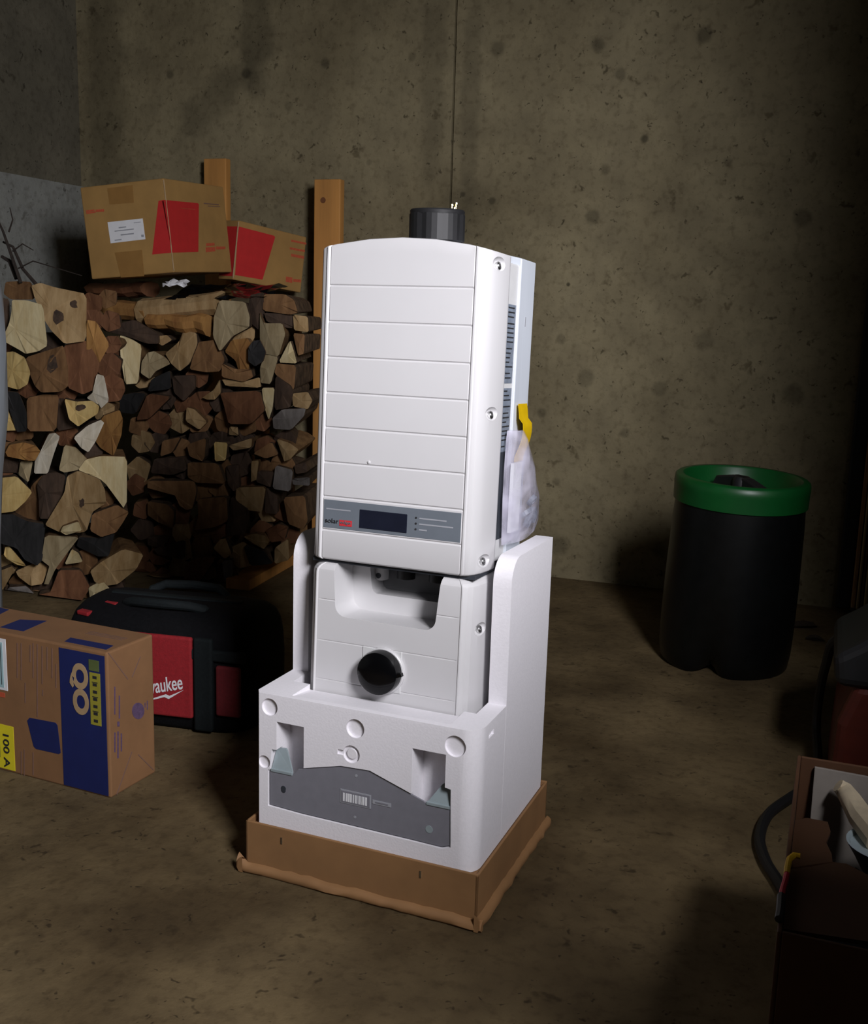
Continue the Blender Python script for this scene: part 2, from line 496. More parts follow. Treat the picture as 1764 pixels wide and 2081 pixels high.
# --- cardboard tray
tray = thing('cardboard_tray', 'low brown cardboard tray with a crushed lower rim under the white foam cradle', 'box', gl(0, 0, 0), (0, 0, YAW))
t = MB()
UA, VA, VB, TH = .2155, -.0135, .3735, .094
t.box(-UA, UA, VA, VA + .005, 0, TH)
t.box(-UA, UA, VB - .005, VB, 0, TH)
t.box(-UA, -UA + .005, VA, VB, 0, TH)
t.box(UA - .005, UA, VA, VB, 0, TH - .002)
t.build('wall_panel', M['card_tray'], tray, bevel=.0015)
MB().box(-UA + .005, UA - .005, VA + .005, VB - .005, .0765, .0822).build('inner_panel', M['card_tray'], tray)
def lip(u0, v0, u1, v1, out):
    n = 26
    mb = MB()
    pr = [(0, .001), (.010, .001), (.0145, .006), (.013, .014), (.007, .019), (0, .021)]
    rows = []
    for i in range(n + 1):
        f = i / n
        u, v = u0 + (u1 - u0) * f, v0 + (v1 - v0) * f
        k = .78 + random.uniform(-.13, .13)
        kz = .85 + random.uniform(-.1, .1)
        if i in (0,): kz = 1.5
        rows.append([(u + out[0] * a * k, v + out[1] * a * k, b_ * kz) for a, b_ in pr])
    vs = [p for r in rows for p in r]
    m_ = len(pr)
    fs = [(i * m_ + j, (i + 1) * m_ + j, (i + 1) * m_ + j + 1, i * m_ + j + 1) for i in range(n) for j in range(m_ - 1)]
    fs += [tuple(range(m_)), tuple(n * m_ + j for j in range(m_ - 1, -1, -1))]
    mb.add(vs, fs)
    mb.build('rim', M['card_tray'], tray, smooth=True, angle=50)
lip(-UA - .013, VA, UA + .012, VA, (0, -1))
lip(UA, VA - .012, UA, VB + .01, (1, 0))
lip(-UA, VA - .012, -UA, VB + .01, (-1, 0))
MB().box(-.145, -.142, VA - .0012, VA, .066, .078).build('tape_glint', M['chrome'], tray)  # small bright metal slips put in as glints of tape
MB().box(.115, .118, VA - .0012, VA, .066, .078).build('tape_glint', M['chrome'], tray)

# --- foam cradle
cradle = thing('foam_cradle', 'white molded foam packing cradle holding the inverter upright on the cardboard tray', 'packaging', gl(0, 0, .083), (0, 0, YAW))
A = .2045
fb = MB().prism([(-A, .012), (-A + .008, 0), *arc(A - .030, .032, .030, -90, 0, 9, .032), (A, .365), (-A, .365)], .0, .327 - .083, 'z')
fo = fb.build('foam_body', M['foam'], cradle)
side = [(.13, .01), (.13, .445)] + arc(.172, .452, .042, 180, 90, 9, .0425)[1:] + [(.365, .4905), (.365, .01)]
ad = []
for s_ in (-1, 1):
    xa, xb = (.1725, A + .0002) if s_ > 0 else (-A - .0002, -.1735)
    ad.append(MB().prism(side, xa, xb, 'x'))
ad.append(MB().box(-A + .002, A - .002, .325, .3652, .01, .47))
boolean(fo, ad, 'UNION')
Z0 = .083
cut = [MB().box(-.1725, .1715, .075, .3255, .03, .6),
       MB().prism([(.012, .327 - Z0 + .002), (.012, .3255 - Z0), (.09, .315 - Z0), (.132, .315 - Z0), (.132, .34 - Z0)], -.139, .150, 'x'),
       MB().box(-.162, -.109, -.01, .048, .150 - Z0, .280 - Z0), MB().box(.0905, .149, -.01, .048, .150 - Z0, .280 - Z0)]
plate_pts = [(-.1767, .1881), (-.1314, .1888), (-.1207, .2009), (-.0384, .2222), (.0145, .2245), (.1129, .1915), (.1179, .1878), (.1581, .1868), (.1601, .1248), (.1458, .1193), (.0936, .1203), (-.1113, .1221), (-.1767, .1251)]
cut.append(MB().prism([(x * 1.012, z + (.002 if z > .16 else -.002) - Z0) for x, z in plate_pts], -.01, .009, 'y'))
cut.append(MB().prism([(x, z - Z0) for x, z in ((-.176, .187), (-.130, .187), (-.148, .2295), (-.1715, .2285))], -.01, .02, 'y'))
cut.append(MB().prism([(x, z - Z0) for x, z in ((.1165, .187), (.160, .187), (.1592, .2225), (.138, .226))], -.01, .02, 'y'))
def cyl_y(cx, cz, r, a, b_, n=28):
    return MB().prism(arc(cx, cz, r, 0, 360 - 360 / n, n - 1), a, b_, 'y')
for cx, cz, r, dpt in ((-.1755, .304, .0155, .006), (-.0126, .2946, .0165, .006), (.1642, .2969, .018, .006), (-.0191, .2485, .0155, .005), (-.1862, .2028, .0115, .005)):
    cut.append(cyl_y(cx, cz - Z0, r, -.02, dpt))
cut.append(MB().box(-.045, -.034, -.02, .004, .244 - Z0, .253 - Z0))
cut.append(MB().box(A - .004, A + .01, .045, .07, .300 - Z0, .309 - Z0))
boolean(fo, cut)
shade(fo, 25)
add_bevel(fo, .0035, 2, 50)
MB().prism([(-.0125 + .0095 * math.cos(2 * math.pi * k / 20) - .0066, .2485 - Z0 + .0095 * math.sin(2 * math.pi * k / 20)) for k in range(20)], .002, .0052, 'y').build('mold_mark', M['foam'], cradle, bevel=.001)

# --- grey wall bracket packed in the front of the foam
br = thing('mounting_bracket', 'grey steel mounting bracket with a barcode sticker set in the front of the foam', 'bracket', gl(0, .0025, .083), (0, 0, YAW))
MB().prism([(x, z - Z0) for x, z in plate_pts], 0, .0028, 'y').build('plate', M['bracket'], br, bevel=.0006, seg=1)
tab1 = MB()
def tab(pts, pb):
    n = len(pts)
    vs = [(x, y, z - Z0) for x, y, z in pts] + [(x, y + .003, z - Z0) for x, y, z in pts]
    fs = [tuple(range(n)), tuple(range(2 * n - 1, n - 1, -1))] + [(i, (i + 1) % n, (i + 1) % n + n, i + n) for i in range(n)]
    MB().add(vs, fs).build('tab', M['bracket_tab'], br)
    MB().prism([(pb[0], .1868 - Z0), (pb[1], .1868 - Z0), (pb[1], .1925 - Z0), (pb[0], .1925 - Z0)], -.0015, .004, 'y').build('tab_fold', M['bracket_tab'], br, bevel=.001)
tab([(-.1735, .001, .191), (-.1320, .001, .191), (-.1365, .004, .200), (-.1495, .012, .2245), (-.1525, .013, .2275), (-.1690, .013, .2255), (-.1705, .012, .223)], (-.1745, -.132))
tab([(.1178, .001, .191), (.1578, .001, .191), (.1572, .012, .218), (.1545, .013, .2205), (.1415, .013, .2230), (.1385, .012, .221)], (.1165, .158))
st = MB().box(-.0395, .0174, -.0008, 0, .1582 - Z0, .1825 - Z0).build('barcode_sticker', M['ink_grey'], br)
MB().box(-.0375, .0154, -.0014, -.0008, .1602 - Z0, .1805 - Z0).build('sticker_field', M['bracket'], st)
bars = MB()
x = -.034
while x < .011:
    w = random.choice((.0012, .002, .003, .0012))
    bars.box(x, x + w, -.0020, -.0014, .1625 - Z0, .177 - Z0)
    x += w + random.choice((.001, .0015, .0022))
bars.build('barcode', M['paper'], st)
s2 = MB().box(.0205, .0542, -.0008, 0, .1685 - Z0, .1752 - Z0).build('serial_sticker', M['ink_grey'], br)
MB().box(.026, .049, -.0014, -.0008, .171 - Z0, .1733 - Z0).build('serial_print', M['bracket'], s2)
cyl_y(-.1494, .160 - Z0, .0048, -.0006, 0, 16).build('hole', M['slot'], br)
cyl_y(-.1494, .1565 - Z0, .0044, -.0005, 0, 16).build('hole', M['slot'], br)
cyl_y(-.0107, .2113 - Z0, .0024, -.0006, 0, 12).build('rivet', M['ink_grey'], br)
cyl_y(-.0119, .137 - Z0, .0024, -.0006, 0, 12).build('rivet', M['ink_grey'], br)
cyl_y(.123, .145 - Z0, .0065, -.0006, 0, 16).build('embossed_mark', M['bracket_tab'], br)

# --- inverter
inv = thing('solar_inverter', 'tall white solar inverter with grooved front, grey display strip and black rotary knob', 'inverter', gl(0, .0701, .1), (-LEAN, 0, YAW))
half = [(.0, 0), (.06, 0), (.118, 0), (.1262, 0), (.1272, .0016), (.1284, .0002), (.1300, -.0016), (.1325, -.0016), (.1345, .0012), (.1365, .0015), (.1425, .0045), (.1485, .0135), (.1530, .031), (.1558, .055), (.1575, .080), (.1573, .086), (.1562, .088)]
prof = [(-u, v) for u, v in half[:0:-1]] + half
def grid_cover(name, prof, rows, top, parent, back, material):
    # rows: (z, inset) from bottom up; inset only where |u| < .1265; top(u) lifts the rows above the last groove
    vs, nC = [], len(prof)
    for z, ins, rnd, ft in rows:
        for u, v in prof:
            zz = z if ft is None else z + (top(u) - z) * ft
            vv = v + (ins if abs(u) < .1265 else 0)
            k = 1 - rnd / .16
            vs.append((u * k, vv + rnd, zz) if v < .09 else (u * k, v, zz))
    fs = [(i * nC + j, i * nC + j + 1, (i + 1) * nC + j + 1, (i + 1) * nC + j) for i in range(len(rows) - 1) for j in range(nC - 1)]
    # close: back plane and ends
    m_ = len(rows)
    fs.append(tuple(range(nC - 1, -1, -1)))
    fs.append(tuple((m_ - 1) * nC + j for j in range(nC)))
    fs.append(tuple(i * nC for i in range(m_)) + tuple(i * nC + nC - 1 for i in range(m_ - 1, -1, -1)))
    return MB().add(vs, fs).build(name, material, parent)
GZ = [.9127 - .0588 * i for i in range(7)]
rows = [(.451, 0, .004, None), (.4535, 0, .001, None), (.456, 0, 0, None)]
for z in [.5026] + GZ[::-1]:
    rows += [(z - .0024, 0, 0, None), (z - .0004, .0020, 0, None), (z + .0004, .0020, 0, None), (z + .0024, 0, 0, None)]
rows += [(.9127 + .0024, 0, 0, .35), (.9127 + .0024, 0, 0, .7), (.9127 + .0024, 0, 0, .95), (.9127 + .0024, 0, .0012, .985), (.9127 + .0024, 0, .004, 1)]
topf = lambda u: .991 - .0135 * (u / .133) ** 2
cov = grid_cover('front_cover', prof, rows, topf, inv, .142, M['white'])
def dimple(s_, z):
    Mx = Matrix.Translation((s_ * .1600, .038, z + .002)) @ Matrix.Diagonal((.0150, .025, .0125, 1))
    mb = MB()
    n, m_ = 20, 10
    vs, fs = [Vector((0, 0, 1))], []
    for i in range(1, m_):
        a = math.pi * i / m_
        for k in range(n): vs.append(Vector((math.sin(a) * math.cos(2 * math.pi * k / n), math.sin(a) * math.sin(2 * math.pi * k / n), math.cos(a))))
    vs.append(Vector((0, 0, -1)))
    fs += [(0, 1 + k, 1 + (k + 1) % n) for k in range(n)]
    for i in range(m_ - 2): fs += [(1 + i * n + k, 1 + (i + 1) * n + k, 1 + (i + 1) * n + (k + 1) % n, 1 + i * n + (k + 1) % n) for k in range(n)]
    e = len(vs) - 1
    fs += [(e, 1 + (m_ - 2) * n + (k + 1) % n, 1 + (m_ - 2) * n + k) for k in range(n)]
    return mb.add([Mx @ p for p in vs], fs)
boolean(cov, [dimple(s_, z) for s_ in (-1, 1) for z in (.952, .714, .471)])
shade(cov, 28)
def screw(s_, z, parent):
    Mx = Matrix.Translation((s_ * .1475, .047, z - .001)) @ Matrix.Rotation(s_ * math.radians(80), 4, 'Y') @ Matrix.Diagonal((1.35, 1.35, 1.2, 1))
    o = MB().lathe([(.0052, -.004), (.0054, .003), (.0042, .0046), (.0022, .0046), (.0020, .003)], 14, M=Mx).build('screw', M['chrome'], parent, smooth=True)
for s_ in (-1, 1):
    for z in (.952, .714, .471): screw(s_, z, inv)
# rear chassis and heat sink flange
ch = MB().box(-.1535, .1535, .088, .150, .462, .962).build('chassis', M['grey_side'], inv, bevel=.003)
MB().box(.1535, .1541, .091, .134, .500, .660).build('cooling_slot', M['slot'], ch)
fl = MB()
fl.prism([(-.158, .455)] + [(.158, .455)] + [(u, topf(u) + .001) for u in (.158, .11, .06, 0, -.06, -.11, -.158)], .142, .222, 'y')
fl.build('heat_sink', M['alu'], inv, bevel=.002)
for s_, z0_, z1_ in ((1, .765, .895), (1, .650, .757)):
    lb = MB().box(.1535, .1543, .092, .136, z0_, z1_).build('rating_label', M['label_dark'], inv)
    ln = MB()
    z = z0_ + .008
    while z < z1_ - .006:
        ln.box(.1543, .1548, .096, random.uniform(.112, .132), z, z + .0022)
        z += random.choice((.0075, .0075, .011))
    ln.build('label_print', M['ink'], lb)
MB().box(.158, .1584, .176, .181, .862, .878).build('stamped_mark', M['ink_grey'], inv)
# display strip
dp = MB().box(-.1262, .1262, -.0004, .006, .5058, .5552).build('display_panel', M['panel'], inv, bevel=.0008, seg=1)
MB().box(-.0575, .0305, -.0012, .004, .5118, .5437).build('lcd_screen', M['lcd'], dp, bevel=.0008, seg=1)
text(dp, 'logo_text', 'solar', (-.1215, -.0006, .5155), (1, 0, 0), (0, 0, 1), M['ink'], width=.0255, height=.0078)
lg = MB().box(-.0945, -.0710, -.0010, -.0002, .5122, .5222).build('logo_block', M['red'], dp)
text(dp, 'logo_text', 'edge', (-.0925, -.0010, .5150), (1, 0, 0), (0, 0, 1), M['panel'], width=.0195, height=.006)
MB().box(-.1205, -.0745, -.0008, 0, .5382, .5402).build('fine_print', M['ink_grey'], dp)
for i, (z, w) in enumerate(((.5395, .048), (.5300, .060), (.5205, .014))):
    cyl_y(.0465, z, .0018, -.0010, 0, 12).build('indicator', M['ink'], dp)
    MB().box(.0525, .0525 + w, -.0008, 0, z - .0014, z + .0008).build('fine_print', M['ink_grey'], dp)
MB().lathe([(.0028, 0), (.0026, .0012), (.001, .002)], 12, M=Matrix.Translation((-.0435, 0, .6245)) @ Matrix.Rotation(math.pi / 2, 4, 'X')).build('water_drop', M['white'], inv, smooth=True)
# lower connection unit
half2 = [(.0, 0), (.06, 0), (.118, 0), (.1262, 0), (.1300, 0), (.1318, 0), (.1335, -.0018), (.1352, -.0018), (.1368, .0004), (.1425, .0045), (.1485, .0135), (.1530, .031), (.1558, .055), (.1575, .080), (.1575, .13)]
prof2 = [(-u, v) for u, v in half2[:0:-1]] + half2
rows2 = [(.165, 0, 0, None)]
for z in (.2386, .3085, .3808):
    rows2 += [(z - .0016, 0, 0, None), (z, .0010, 0, None), (z + .0016, 0, 0, None)]
for k in range(6):
    a = math.radians(90 * k / 5)
    rows2.append((.428 + .0165 * math.sin(a), 0, .0165 * (1 - math.cos(a)), None))
low = grid_cover('switch_cover', prof2, rows2, topf, inv, .13, M['white'])
notch = [(-.1045, .47), (-.1015, .43)] + [(-.0985, .385)] + arc(-.0765, .3755, .0215, 185, 265, 6) + arc(.0700, .3725, .0195, 275, 352, 6) + [(.0935, .4187)] + [(.0985, .47)]
boolean(low, [MB().prism(notch, -.02, .070, 'y')])
inner = [(-.070, .46), (-.063, .400)] + arc(-.050, .398, .0125, 185, 270, 4) + [(.13, .3850), (.13, .46)]
boolean(low, [MB().prism(inner, .06, .118, 'y')])
boolean(low, [dimple(s_, .355) for s_ in (-1, 1)])
shade(low, 18)
add_bevel(low, .0035, 3, 55)
for s_ in (-1, 1): screw(s_, .355, inv)
MB().box(-.066, .128, .1165, .1175, .3862, .444).build('inner_panel', M['cavity'], inv)
def gland(u, r, m_, zb):
    return MB().lathe([(r * .55, zb), (r * .6, zb + .001), (r, zb + .002), (r, .4448)], 20, M=Matrix.Translation((u, .098, 0))).build('connector', m_, inv, smooth=True)
gland(-.0575, .0135, M['white'], .4055)
gland(-.0096, .0165, M['black_matte'], .412)
gland(.0515, .0165, M['black_matte'], .4135)
cyl_y(-.0575, .4150, .0050, .0842, .0865, 14).build('connector_hole', M['slot'], inv)
MB().box(-.15, .15, .012, .12, .4445, .4512).build('underside', M['slot'], inv)
# rotary switch
MB().box(-.0418, .0316, -.0016, .004, .2355, .3088).build('switch_plate', M['grey_side'], inv, bevel=.001, seg=1)
kn = MB().lathe([(.0372, -.004), (.0378, .020), (.0362, .027), (.030, .0312), (.018, .0338), (.001, .0345)], 40, M=Matrix.Translation((-.002, 0, .2725)) @ Matrix.Rotation(math.pi / 2, 4, 'X')).build('switch_knob', M['black'], inv, smooth=True)
MB().lathe([(.0400, -.002), (.0400, .006), (.0385, .0075)], 36, M=Matrix.Translation((-.001, 0, .2722)) @ Matrix.Rotation(math.pi / 2, 4, 'X')).build('knob_collar', M['white'], inv, smooth=True)
MB().prism([(.033, .2695), (.0435, .2735), (.0415, .2795), (.033, .2775)], -.026, -.016, 'y').build('pointer', M['black'], kn, bevel=.001)

# --- ribbed black cap standing on the inverter
cp = thing('ribbed_cap', 'black ribbed plastic cap with small brass bits standing on top of the inverter', 'cap', inv.matrix_basis @ Vector((.009, .125, .9915)), (0, 0, YAW))
NR = 16
def ribbed(r, z0_, z1_):
    mb = MB()
    pts = []
    for k in range(NR * 2):
        a = 2 * math.pi * k / (NR * 2)
        rr = r * (1 if k % 4 < 3 else .955)
        pts.append((rr * math.cos(a), rr * math.sin(a)))
    return mb.prism(pts, z0_, z1_, 'z')
ribbed(.0475, .006, .052).build('body', M['black_matte'], cp, bevel=.002)
MB().lathe([(.043, 0), (.044, .008)], 32).build('base', M['black_matte'], cp)
MB().lathe([(.046, .050), (.047, .056), (.045, .0585), (.040, .0585), (.0385, .052)], 36).build('rim', M['black_matte'], cp, smooth=True)
MB().lathe([(.039, .051), (.038, .054), (.020, .058), (.004, .059)], 24).build('plug', M['debris'], cp, smooth=True)
for i, (dx, dy, h_) in enumerate(((.030, -.010, .064), (.034, -.002, .067), (.037, -.016, .058))):
    MB().lathe([(.0022, .05), (.0022, h_), (.0036, h_), (.0034, h_ + .003)], 10, M=Matrix.Translation((dx, dy, 0))).build('brass_pin', M['brass'], cp, smooth=True)

# --- clear bag taped to the right side of the inverter
pb = thing('hardware_bag', 'clear plastic bag of small parts taped to the right side of the inverter', 'plastic bag', inv.matrix_basis @ Vector((.160, .19, .49)), (-LEAN, 0, YAW))
def pouch(name, outline, thick, mm, parent, n=14, x0=0.0, lump=0):
    # outline: list of (z, y0, y1) from bottom up; two skins bulging outwards along x
    vs, fs = [], []
    rowsN = len(outline)
    for sgn in (0, 1):
        for i, (z, y0, y1) in enumerate(outline):
            fz = math.sin(math.pi * (.08 + .84 * i / (rowsN - 1))) ** .6
            for k in range(n + 1):
                t_ = k / n
                bul = math.sin(math.pi * t_) ** .7 * fz
                x_ = x0 + (thick * bul if sgn else .001 * bul) + (lump * math.sin(9 * t_ + 1.7 * i) * math.sin(2.1 * i) if sgn and 0 < k < n else 0)
                vs.append((x_, y0 + (y1 - y0) * t_, z))
    b = rowsN * (n + 1)
    for sgn in (0, 1):
        for i in range(rowsN - 1):
            for k in range(n):
                q = sgn * b + i * (n + 1) + k
                fs.append((q, q + 1, q + n + 2, q + n + 1))
    return MB().add(vs, fs).build(name, mm, parent, smooth=True, angle=80)
pouch('bag_film', [(.0, -.08, .075), (.012, -.082, .090), (.03, -.083, .096), (.05, -.085, .092), (.075, -.087, .078), (.10, -.088, .060), (.13, -.088, .040), (.155, -.087, .020), (.18, -.086, .006), (.196, -.082, -.008)], .034, M['clear'], pb, lump=.0028)
for i, (y, z, r) in enumerate(((.055, .038, .015), (.03, .03, .013), (.045, .065, .011), (.008, .045, .014))):
    MB().lathe([(r, -.004), (r, .004), (r * .5, .004), (r * .5, -.004)], 16, M=Matrix.Translation((.012, y, z)) @ Matrix.Rotation(math.pi / 2 + .3 * i, 4, 'Y')).build('washer', M['label_dark'], pb)
MB().box(.004, .010, -.065, -.02, .02, .14).build('folded_leaflet', M['paper'], pb)
tp = MB()
n = 12
vs = []
for i in range(n + 1):
    z = .140 + .1 * i / n
    x_ = .0022 + .012 * max(0, math.sin(math.pi * min(1, (1 - i / n) * 1.1))) ** 1.0 * (1 if i < 9 else .4)
    for y in (-.038, .012): vs.append((x_, y - .004 * (1 - i / n), z))
    for y in (-.038, .012): vs.append((x_ + .0006, y - .004 * (1 - i / n), z))
fs = []
for i in range(n):
    q = 4 * i
    fs += [(q, q + 1, q + 5, q + 4), (q + 2, q + 6, q + 7, q + 3), (q, q + 4, q + 6, q + 2), (q + 1, q + 3, q + 7, q + 5)]
fs += [(0, 2, 3, 1), (4 * n, 4 * n + 1, 4 * n + 3, 4 * n + 2)]
tp.add(vs, fs).build('yellow_tape', M['tape_yellow'], pb, smooth=True)
tag(bpy.data.objects['yellow_tape'], 'strip of amber yellow tape')

# ------------------------------------------------------------------ decals on box faces from measured outlines
class Face:
    # a plane of a thing: P0 world point, n world normal; gives local coordinates of the owner
    def __init__(self, owner, p_local, n_local):
        self.o = owner
        Mx = owner.matrix_basis.copy()
        self.Mi = Mx.inverted()
        self.p = Mx @ Vector(p_local)
        self.n = (Mx.to_3x3() @ Vector(n_local)).normalized()
        self.nl = Vector(n_local)
    def at(self, px, py):
        return self.Mi @ on_plane(px, py, self.p, self.n)
    def decal(self, name, pts, m, lift=.0006, parent=None, thick=.0006):
        ps = [self.at(*p) for p in pts]
        n = len(ps)
        vs = [p + self.nl * lift for p in ps] + [p + self.nl * max(0, lift - thick) for p in ps]
        fs = [tuple(range(n)), tuple(range(2 * n - 1, n - 1, -1))] + [(i, (i + 1) % n, (i + 1) % n + n, i + n) for i in range(n)]
        return MB().add(vs, fs).build(name, m, parent or self.o)
def upd(): bpy.context.view_layer.update()

# --- load-centre carton at the left
QY = math.radians(-23.8)
qo = thing('breaker_carton', 'brown carton with navy QO band and yellow 100 A sticker standing on the floor', 'box', (-.628, 1.987, 0), (0, 0, QY))
QL, QD, QH = .52, .139, .304
body = MB().box(-QL, 0, 0, QD, 0, QH).build('carton_body', M['card_qo'], qo, bevel=.004)
qc = lambda x, y: (x / 4.955, 1220 + y / 4.955)
ff, ft, fr = Face(qo, (0, 0, 0), (0, -1, 0)), Face(qo, (0, 0, QH), (0, 0, 1)), Face(qo, (0, 0, 0), (1, 0, 0))
bandp = [ff.at(*qc(*p)) for p in ((585, 480), (1035, 560), (1100, 1975), (655, 1855))]
xL, xR = (bandp[0].x + bandp[3].x) / 2, -.006
bd = MB().box(xL, xR, -.0008, 0, .004, QH - .008).build('navy_band', M['blue'], qo)
q0, q1 = ff.at(*qc(700, 610)), ff.at(*qc(890, 1165))
text(bd, 'letters', 'QO', (q0.x, -.0008, q0.z), (0, 0, -1), (1, 0, 0), M['card_edge'], width=q0.z - q1.z, height=.047, bold=.05)
y0_, y1_ = ff.at(*qc(905, 720)), ff.at(*qc(1035, 1270))
yl = MB().box(y0_.x, y0_.x + .026, -.0016, -.0008, y1_.z, y0_.z).build('yellow_strip', M['olive'], bd)
lt = MB()
for i in range(7):
    zc = y0_.z - (y0_.z - y1_.z) * (i + .6) / 7.2
    lt.box(y0_.x + .008, y0_.x + .018, -.0021, -.0016, zc - .003, zc + .003)
    if i % 2: lt.box(y0_.x + .006, y0_.x + .020, -.0021, -.0016, zc + .004, zc + .0055)
lt.build('strip_print', M['ink'], yl)
g0 = ff.at(*qc(895, 590))
MB().box(y0_.x - .001, y0_.x + .024, -.0016, -.0008, y0_.z + .004, g0.z).build('green_strip', mat('dull_green_label', (.10, .13, .04), .6), bd)
ff.decal('navy_square', [qc(*p) for p in ((300, 1182), (560, 1232), (580, 1260), (612, 1535), (595, 1548), (365, 1496), (340, 1470), (275, 1210))], M['blue'])
s0, s1 = ff.at(*qc(135, 1275)), ff.at(*qc(140, 1715))
stk = MB().box(s0.x - .075, s0.x, -.0010, 0, s1.z, s0.z).build('yellow_sticker', M['yellow'], qo)
a0, a1 = ff.at(*qc(35, 1340)), ff.at(*qc(110, 1690))
text(stk, 'letters', '100 A', (a0.x, -.0010, a0.z), (0, 0, -1), (1, 0, 0), M['ink'], width=a0.z - a1.z, height=a1.x - a0.x, bold=.012)
for i, dx in enumerate((.012, .018)):
    MB().box(a0.x - dx, a0.x - dx + .0025, -.0014, -.001, a1.z + .02, a0.z - .01).build('sticker_print', M['olive'], stk)
w0, w1 = ff.at(*qc(45, 390)), ff.at(*qc(70, 910))
wl = MB().box(w0.x - .09, w0.x + .003, -.0010, 0, w1.z, w0.z).build('white_label', M['paper'], qo)
MB().box(w0.x - .08, w0.x - .006, -.0015, -.001, w1.z + .006, w0.z - .008).build('label_field', M['cyan'], wl)
for x_ in (w0.x - .012, w0.x - .02): MB().box(x_, x_ + .0012, -.0020, -.0015, w1.z + .012, w0.z - .012).build('label_print', M['ink'], wl)
MB().box(w0.x - .03, w0.x - .006, -.0008, 0, w1.z - .016, w1.z - .006).build('red_mark', M['red_print2'], qo)
for i, (x, ya, yb) in enumerate(((170, 430, 780), (210, 430, 800), (250, 830, 1030), (300, 450, 620), (330, 430, 780), (372, 440, 1170), (420, 460, 840), (425, 900, 960), (470, 470, 700), (520, 480, 780), (560, 640, 880), (210, 1520, 1750), (240, 1500, 1780), (330, 1530, 1760))):
    ff.decal('fine_print', [qc(x, ya), qc(x + 9, ya + 2), qc(x + 9, yb + 2), qc(x, yb)], M['card_print'])
for pts in (((0, 272), (200, 195), (470, 208), (235, 312)), ((-130, 95), (-60, 60), (90, 95), (0, 140)), ((650, 415), (710, 377), (1140, 458), (1070, 498))):
    ft.decal('navy_patch', [qc(*p) for p in pts], M['blue'])
for y in (0, 28, 52): ft.decal('fine_print', [qc(860 + y, 330 - y / 3), qc(1230 + y, 400 - y / 3), qc(1228 + y, 404 - y / 3), qc(858 + y, 334 - y / 3)], M['card_print'])
fr.decal('flap_seam', [qc(1085, 530), qc(1096, 530), qc(1290, 790), qc(1284, 800)], M['card_print'])
fr.decal('flap_seam', [qc(1325, 770), qc(1410, 565), qc(1416, 568), qc(1332, 776)], M['card_print'])
fr.decal('flap_seam', [qc(1170, 1955), qc(1325, 1522), qc(1332, 1524), qc(1178, 1958)], M['card_print'])
fr.decal('flap_seam', [qc(1385, 1555), qc(1395, 1550), qc(1548, 1705), qc(1542, 1712)], M['card_print'])
fr.decal('round_stamp', [qc(1390 + 62 * math.cos(a * .4), 1113 + 84 * math.sin(a * .4)) for a in range(16)], M['purple'])
for x, ya, yb, w in ((1150, 870, 1150, 10), (1195, 960, 1190, 12), (1180, 1220, 1270, 22), (1150, 1330, 1530, 12), (1180, 1320, 1590, 14), (1215, 1340, 1520, 12), (1455, 1030, 1080, 8), (1478, 1010, 1100, 8)):
    fr.decal('fine_print', [qc(x, ya), qc(x + w, ya), qc(x + w, yb), qc(x, yb)], M['purple'])

# --- tool bag
BY = math.radians(-12)
bag = thing('tool_bag', 'black and red canvas tool bag on the floor behind the brown carton', 'bag', (-.615, 2.50, 0), (0, 0, BY))
BL, BD, BH = .245, .15, .235
def bag_section(f):
    # f 0..1 along the height: half-length, half-depth
    return None
secs = [(0, .235, .135), (.012, .243, .143), (.06, .247, .150), (.14, .245, .150), (.19, .240, .146), (.225, .236, .140), (.248, .230, .125), (.264, .218, .098), (.274, .200, .06), (.277, .18, .03)]
vs, n = [], 36
for z, a, b_ in secs:
    for k in range(n):
        t_ = 2 * math.pi * k / n
        e = .42
        cx_, sy_ = math.cos(t_), math.sin(t_)
        x_ = a * math.copysign(abs(cx_) ** e, cx_)
        y_ = b_ * math.copysign(abs(sy_) ** e, sy_)
        vs.append((x_ + .004 * math.sin(5 * t_ + z * 30), y_ + .003 * math.sin(7 * t_ + z * 40), z))
fs = [(i * n + k, i * n + (k + 1) % n, (i + 1) * n + (k + 1) % n, (i + 1) * n + k) for i in range(len(secs) - 1) for k in range(n)]
fs += [tuple(range(n - 1, -1, -1)), tuple((len(secs) - 1) * n + k for k in range(n))]
MB().add(vs, fs).build('bag_body', M['bag_black'], bag, smooth=True, angle=60)
fp = Face(bag, (0, -.158, 0), (0, -1, 0))
def bag_panel(name, x0, x1, z0_, z1_, m_, y=-.149, th=.010):
    return MB().box(x0, x1, y - th, y + .004, z0_, z1_).build(name, m_, bag, bevel=.006, seg=3)
pa, pc = fp.at(250, 1280), fp.at(391, 1462)
bag_panel('front_pocket', -.215, pc.x, pc.z, pa.z - .004, M['bag_red'])
wk0, wk1 = fp.at(312, 1418), fp.at(374, 1393)
ang = math.radians(14)
lgW = .128
xd, yd = (math.cos(ang), 0, math.sin(ang)), (-math.sin(ang), 0, math.cos(ang))
wm = M['paper']
org = Vector((wk1.x, -.1592, wk1.z - .008)) - Vector(xd) * lgW
text(bag, 'brand_lettering', 'Milwaukee', org, xd, yd, wm, width=lgW, height=.034, shear=.25, bold=.01)
def slant(pts):
    return [(org.x + xd[0] * p[0] + yd[0] * p[1], org.z + xd[2] * p[0] + yd[2] * p[1]) for p in pts]
MB().prism(slant([(0, -.018), (.075, -.012), (.085, -.018), (lgW, -.002), (.088, -.011), (.080, -.006)]), -.1602, -.1592, 'y').build('lightning_bolt', wm, bag)
bag_panel('webbing_strap', pc.x + .004, pc.x + .05, .01, .232, M['bag_trim'], th=.012)
ep = fp.at(530, 1300)
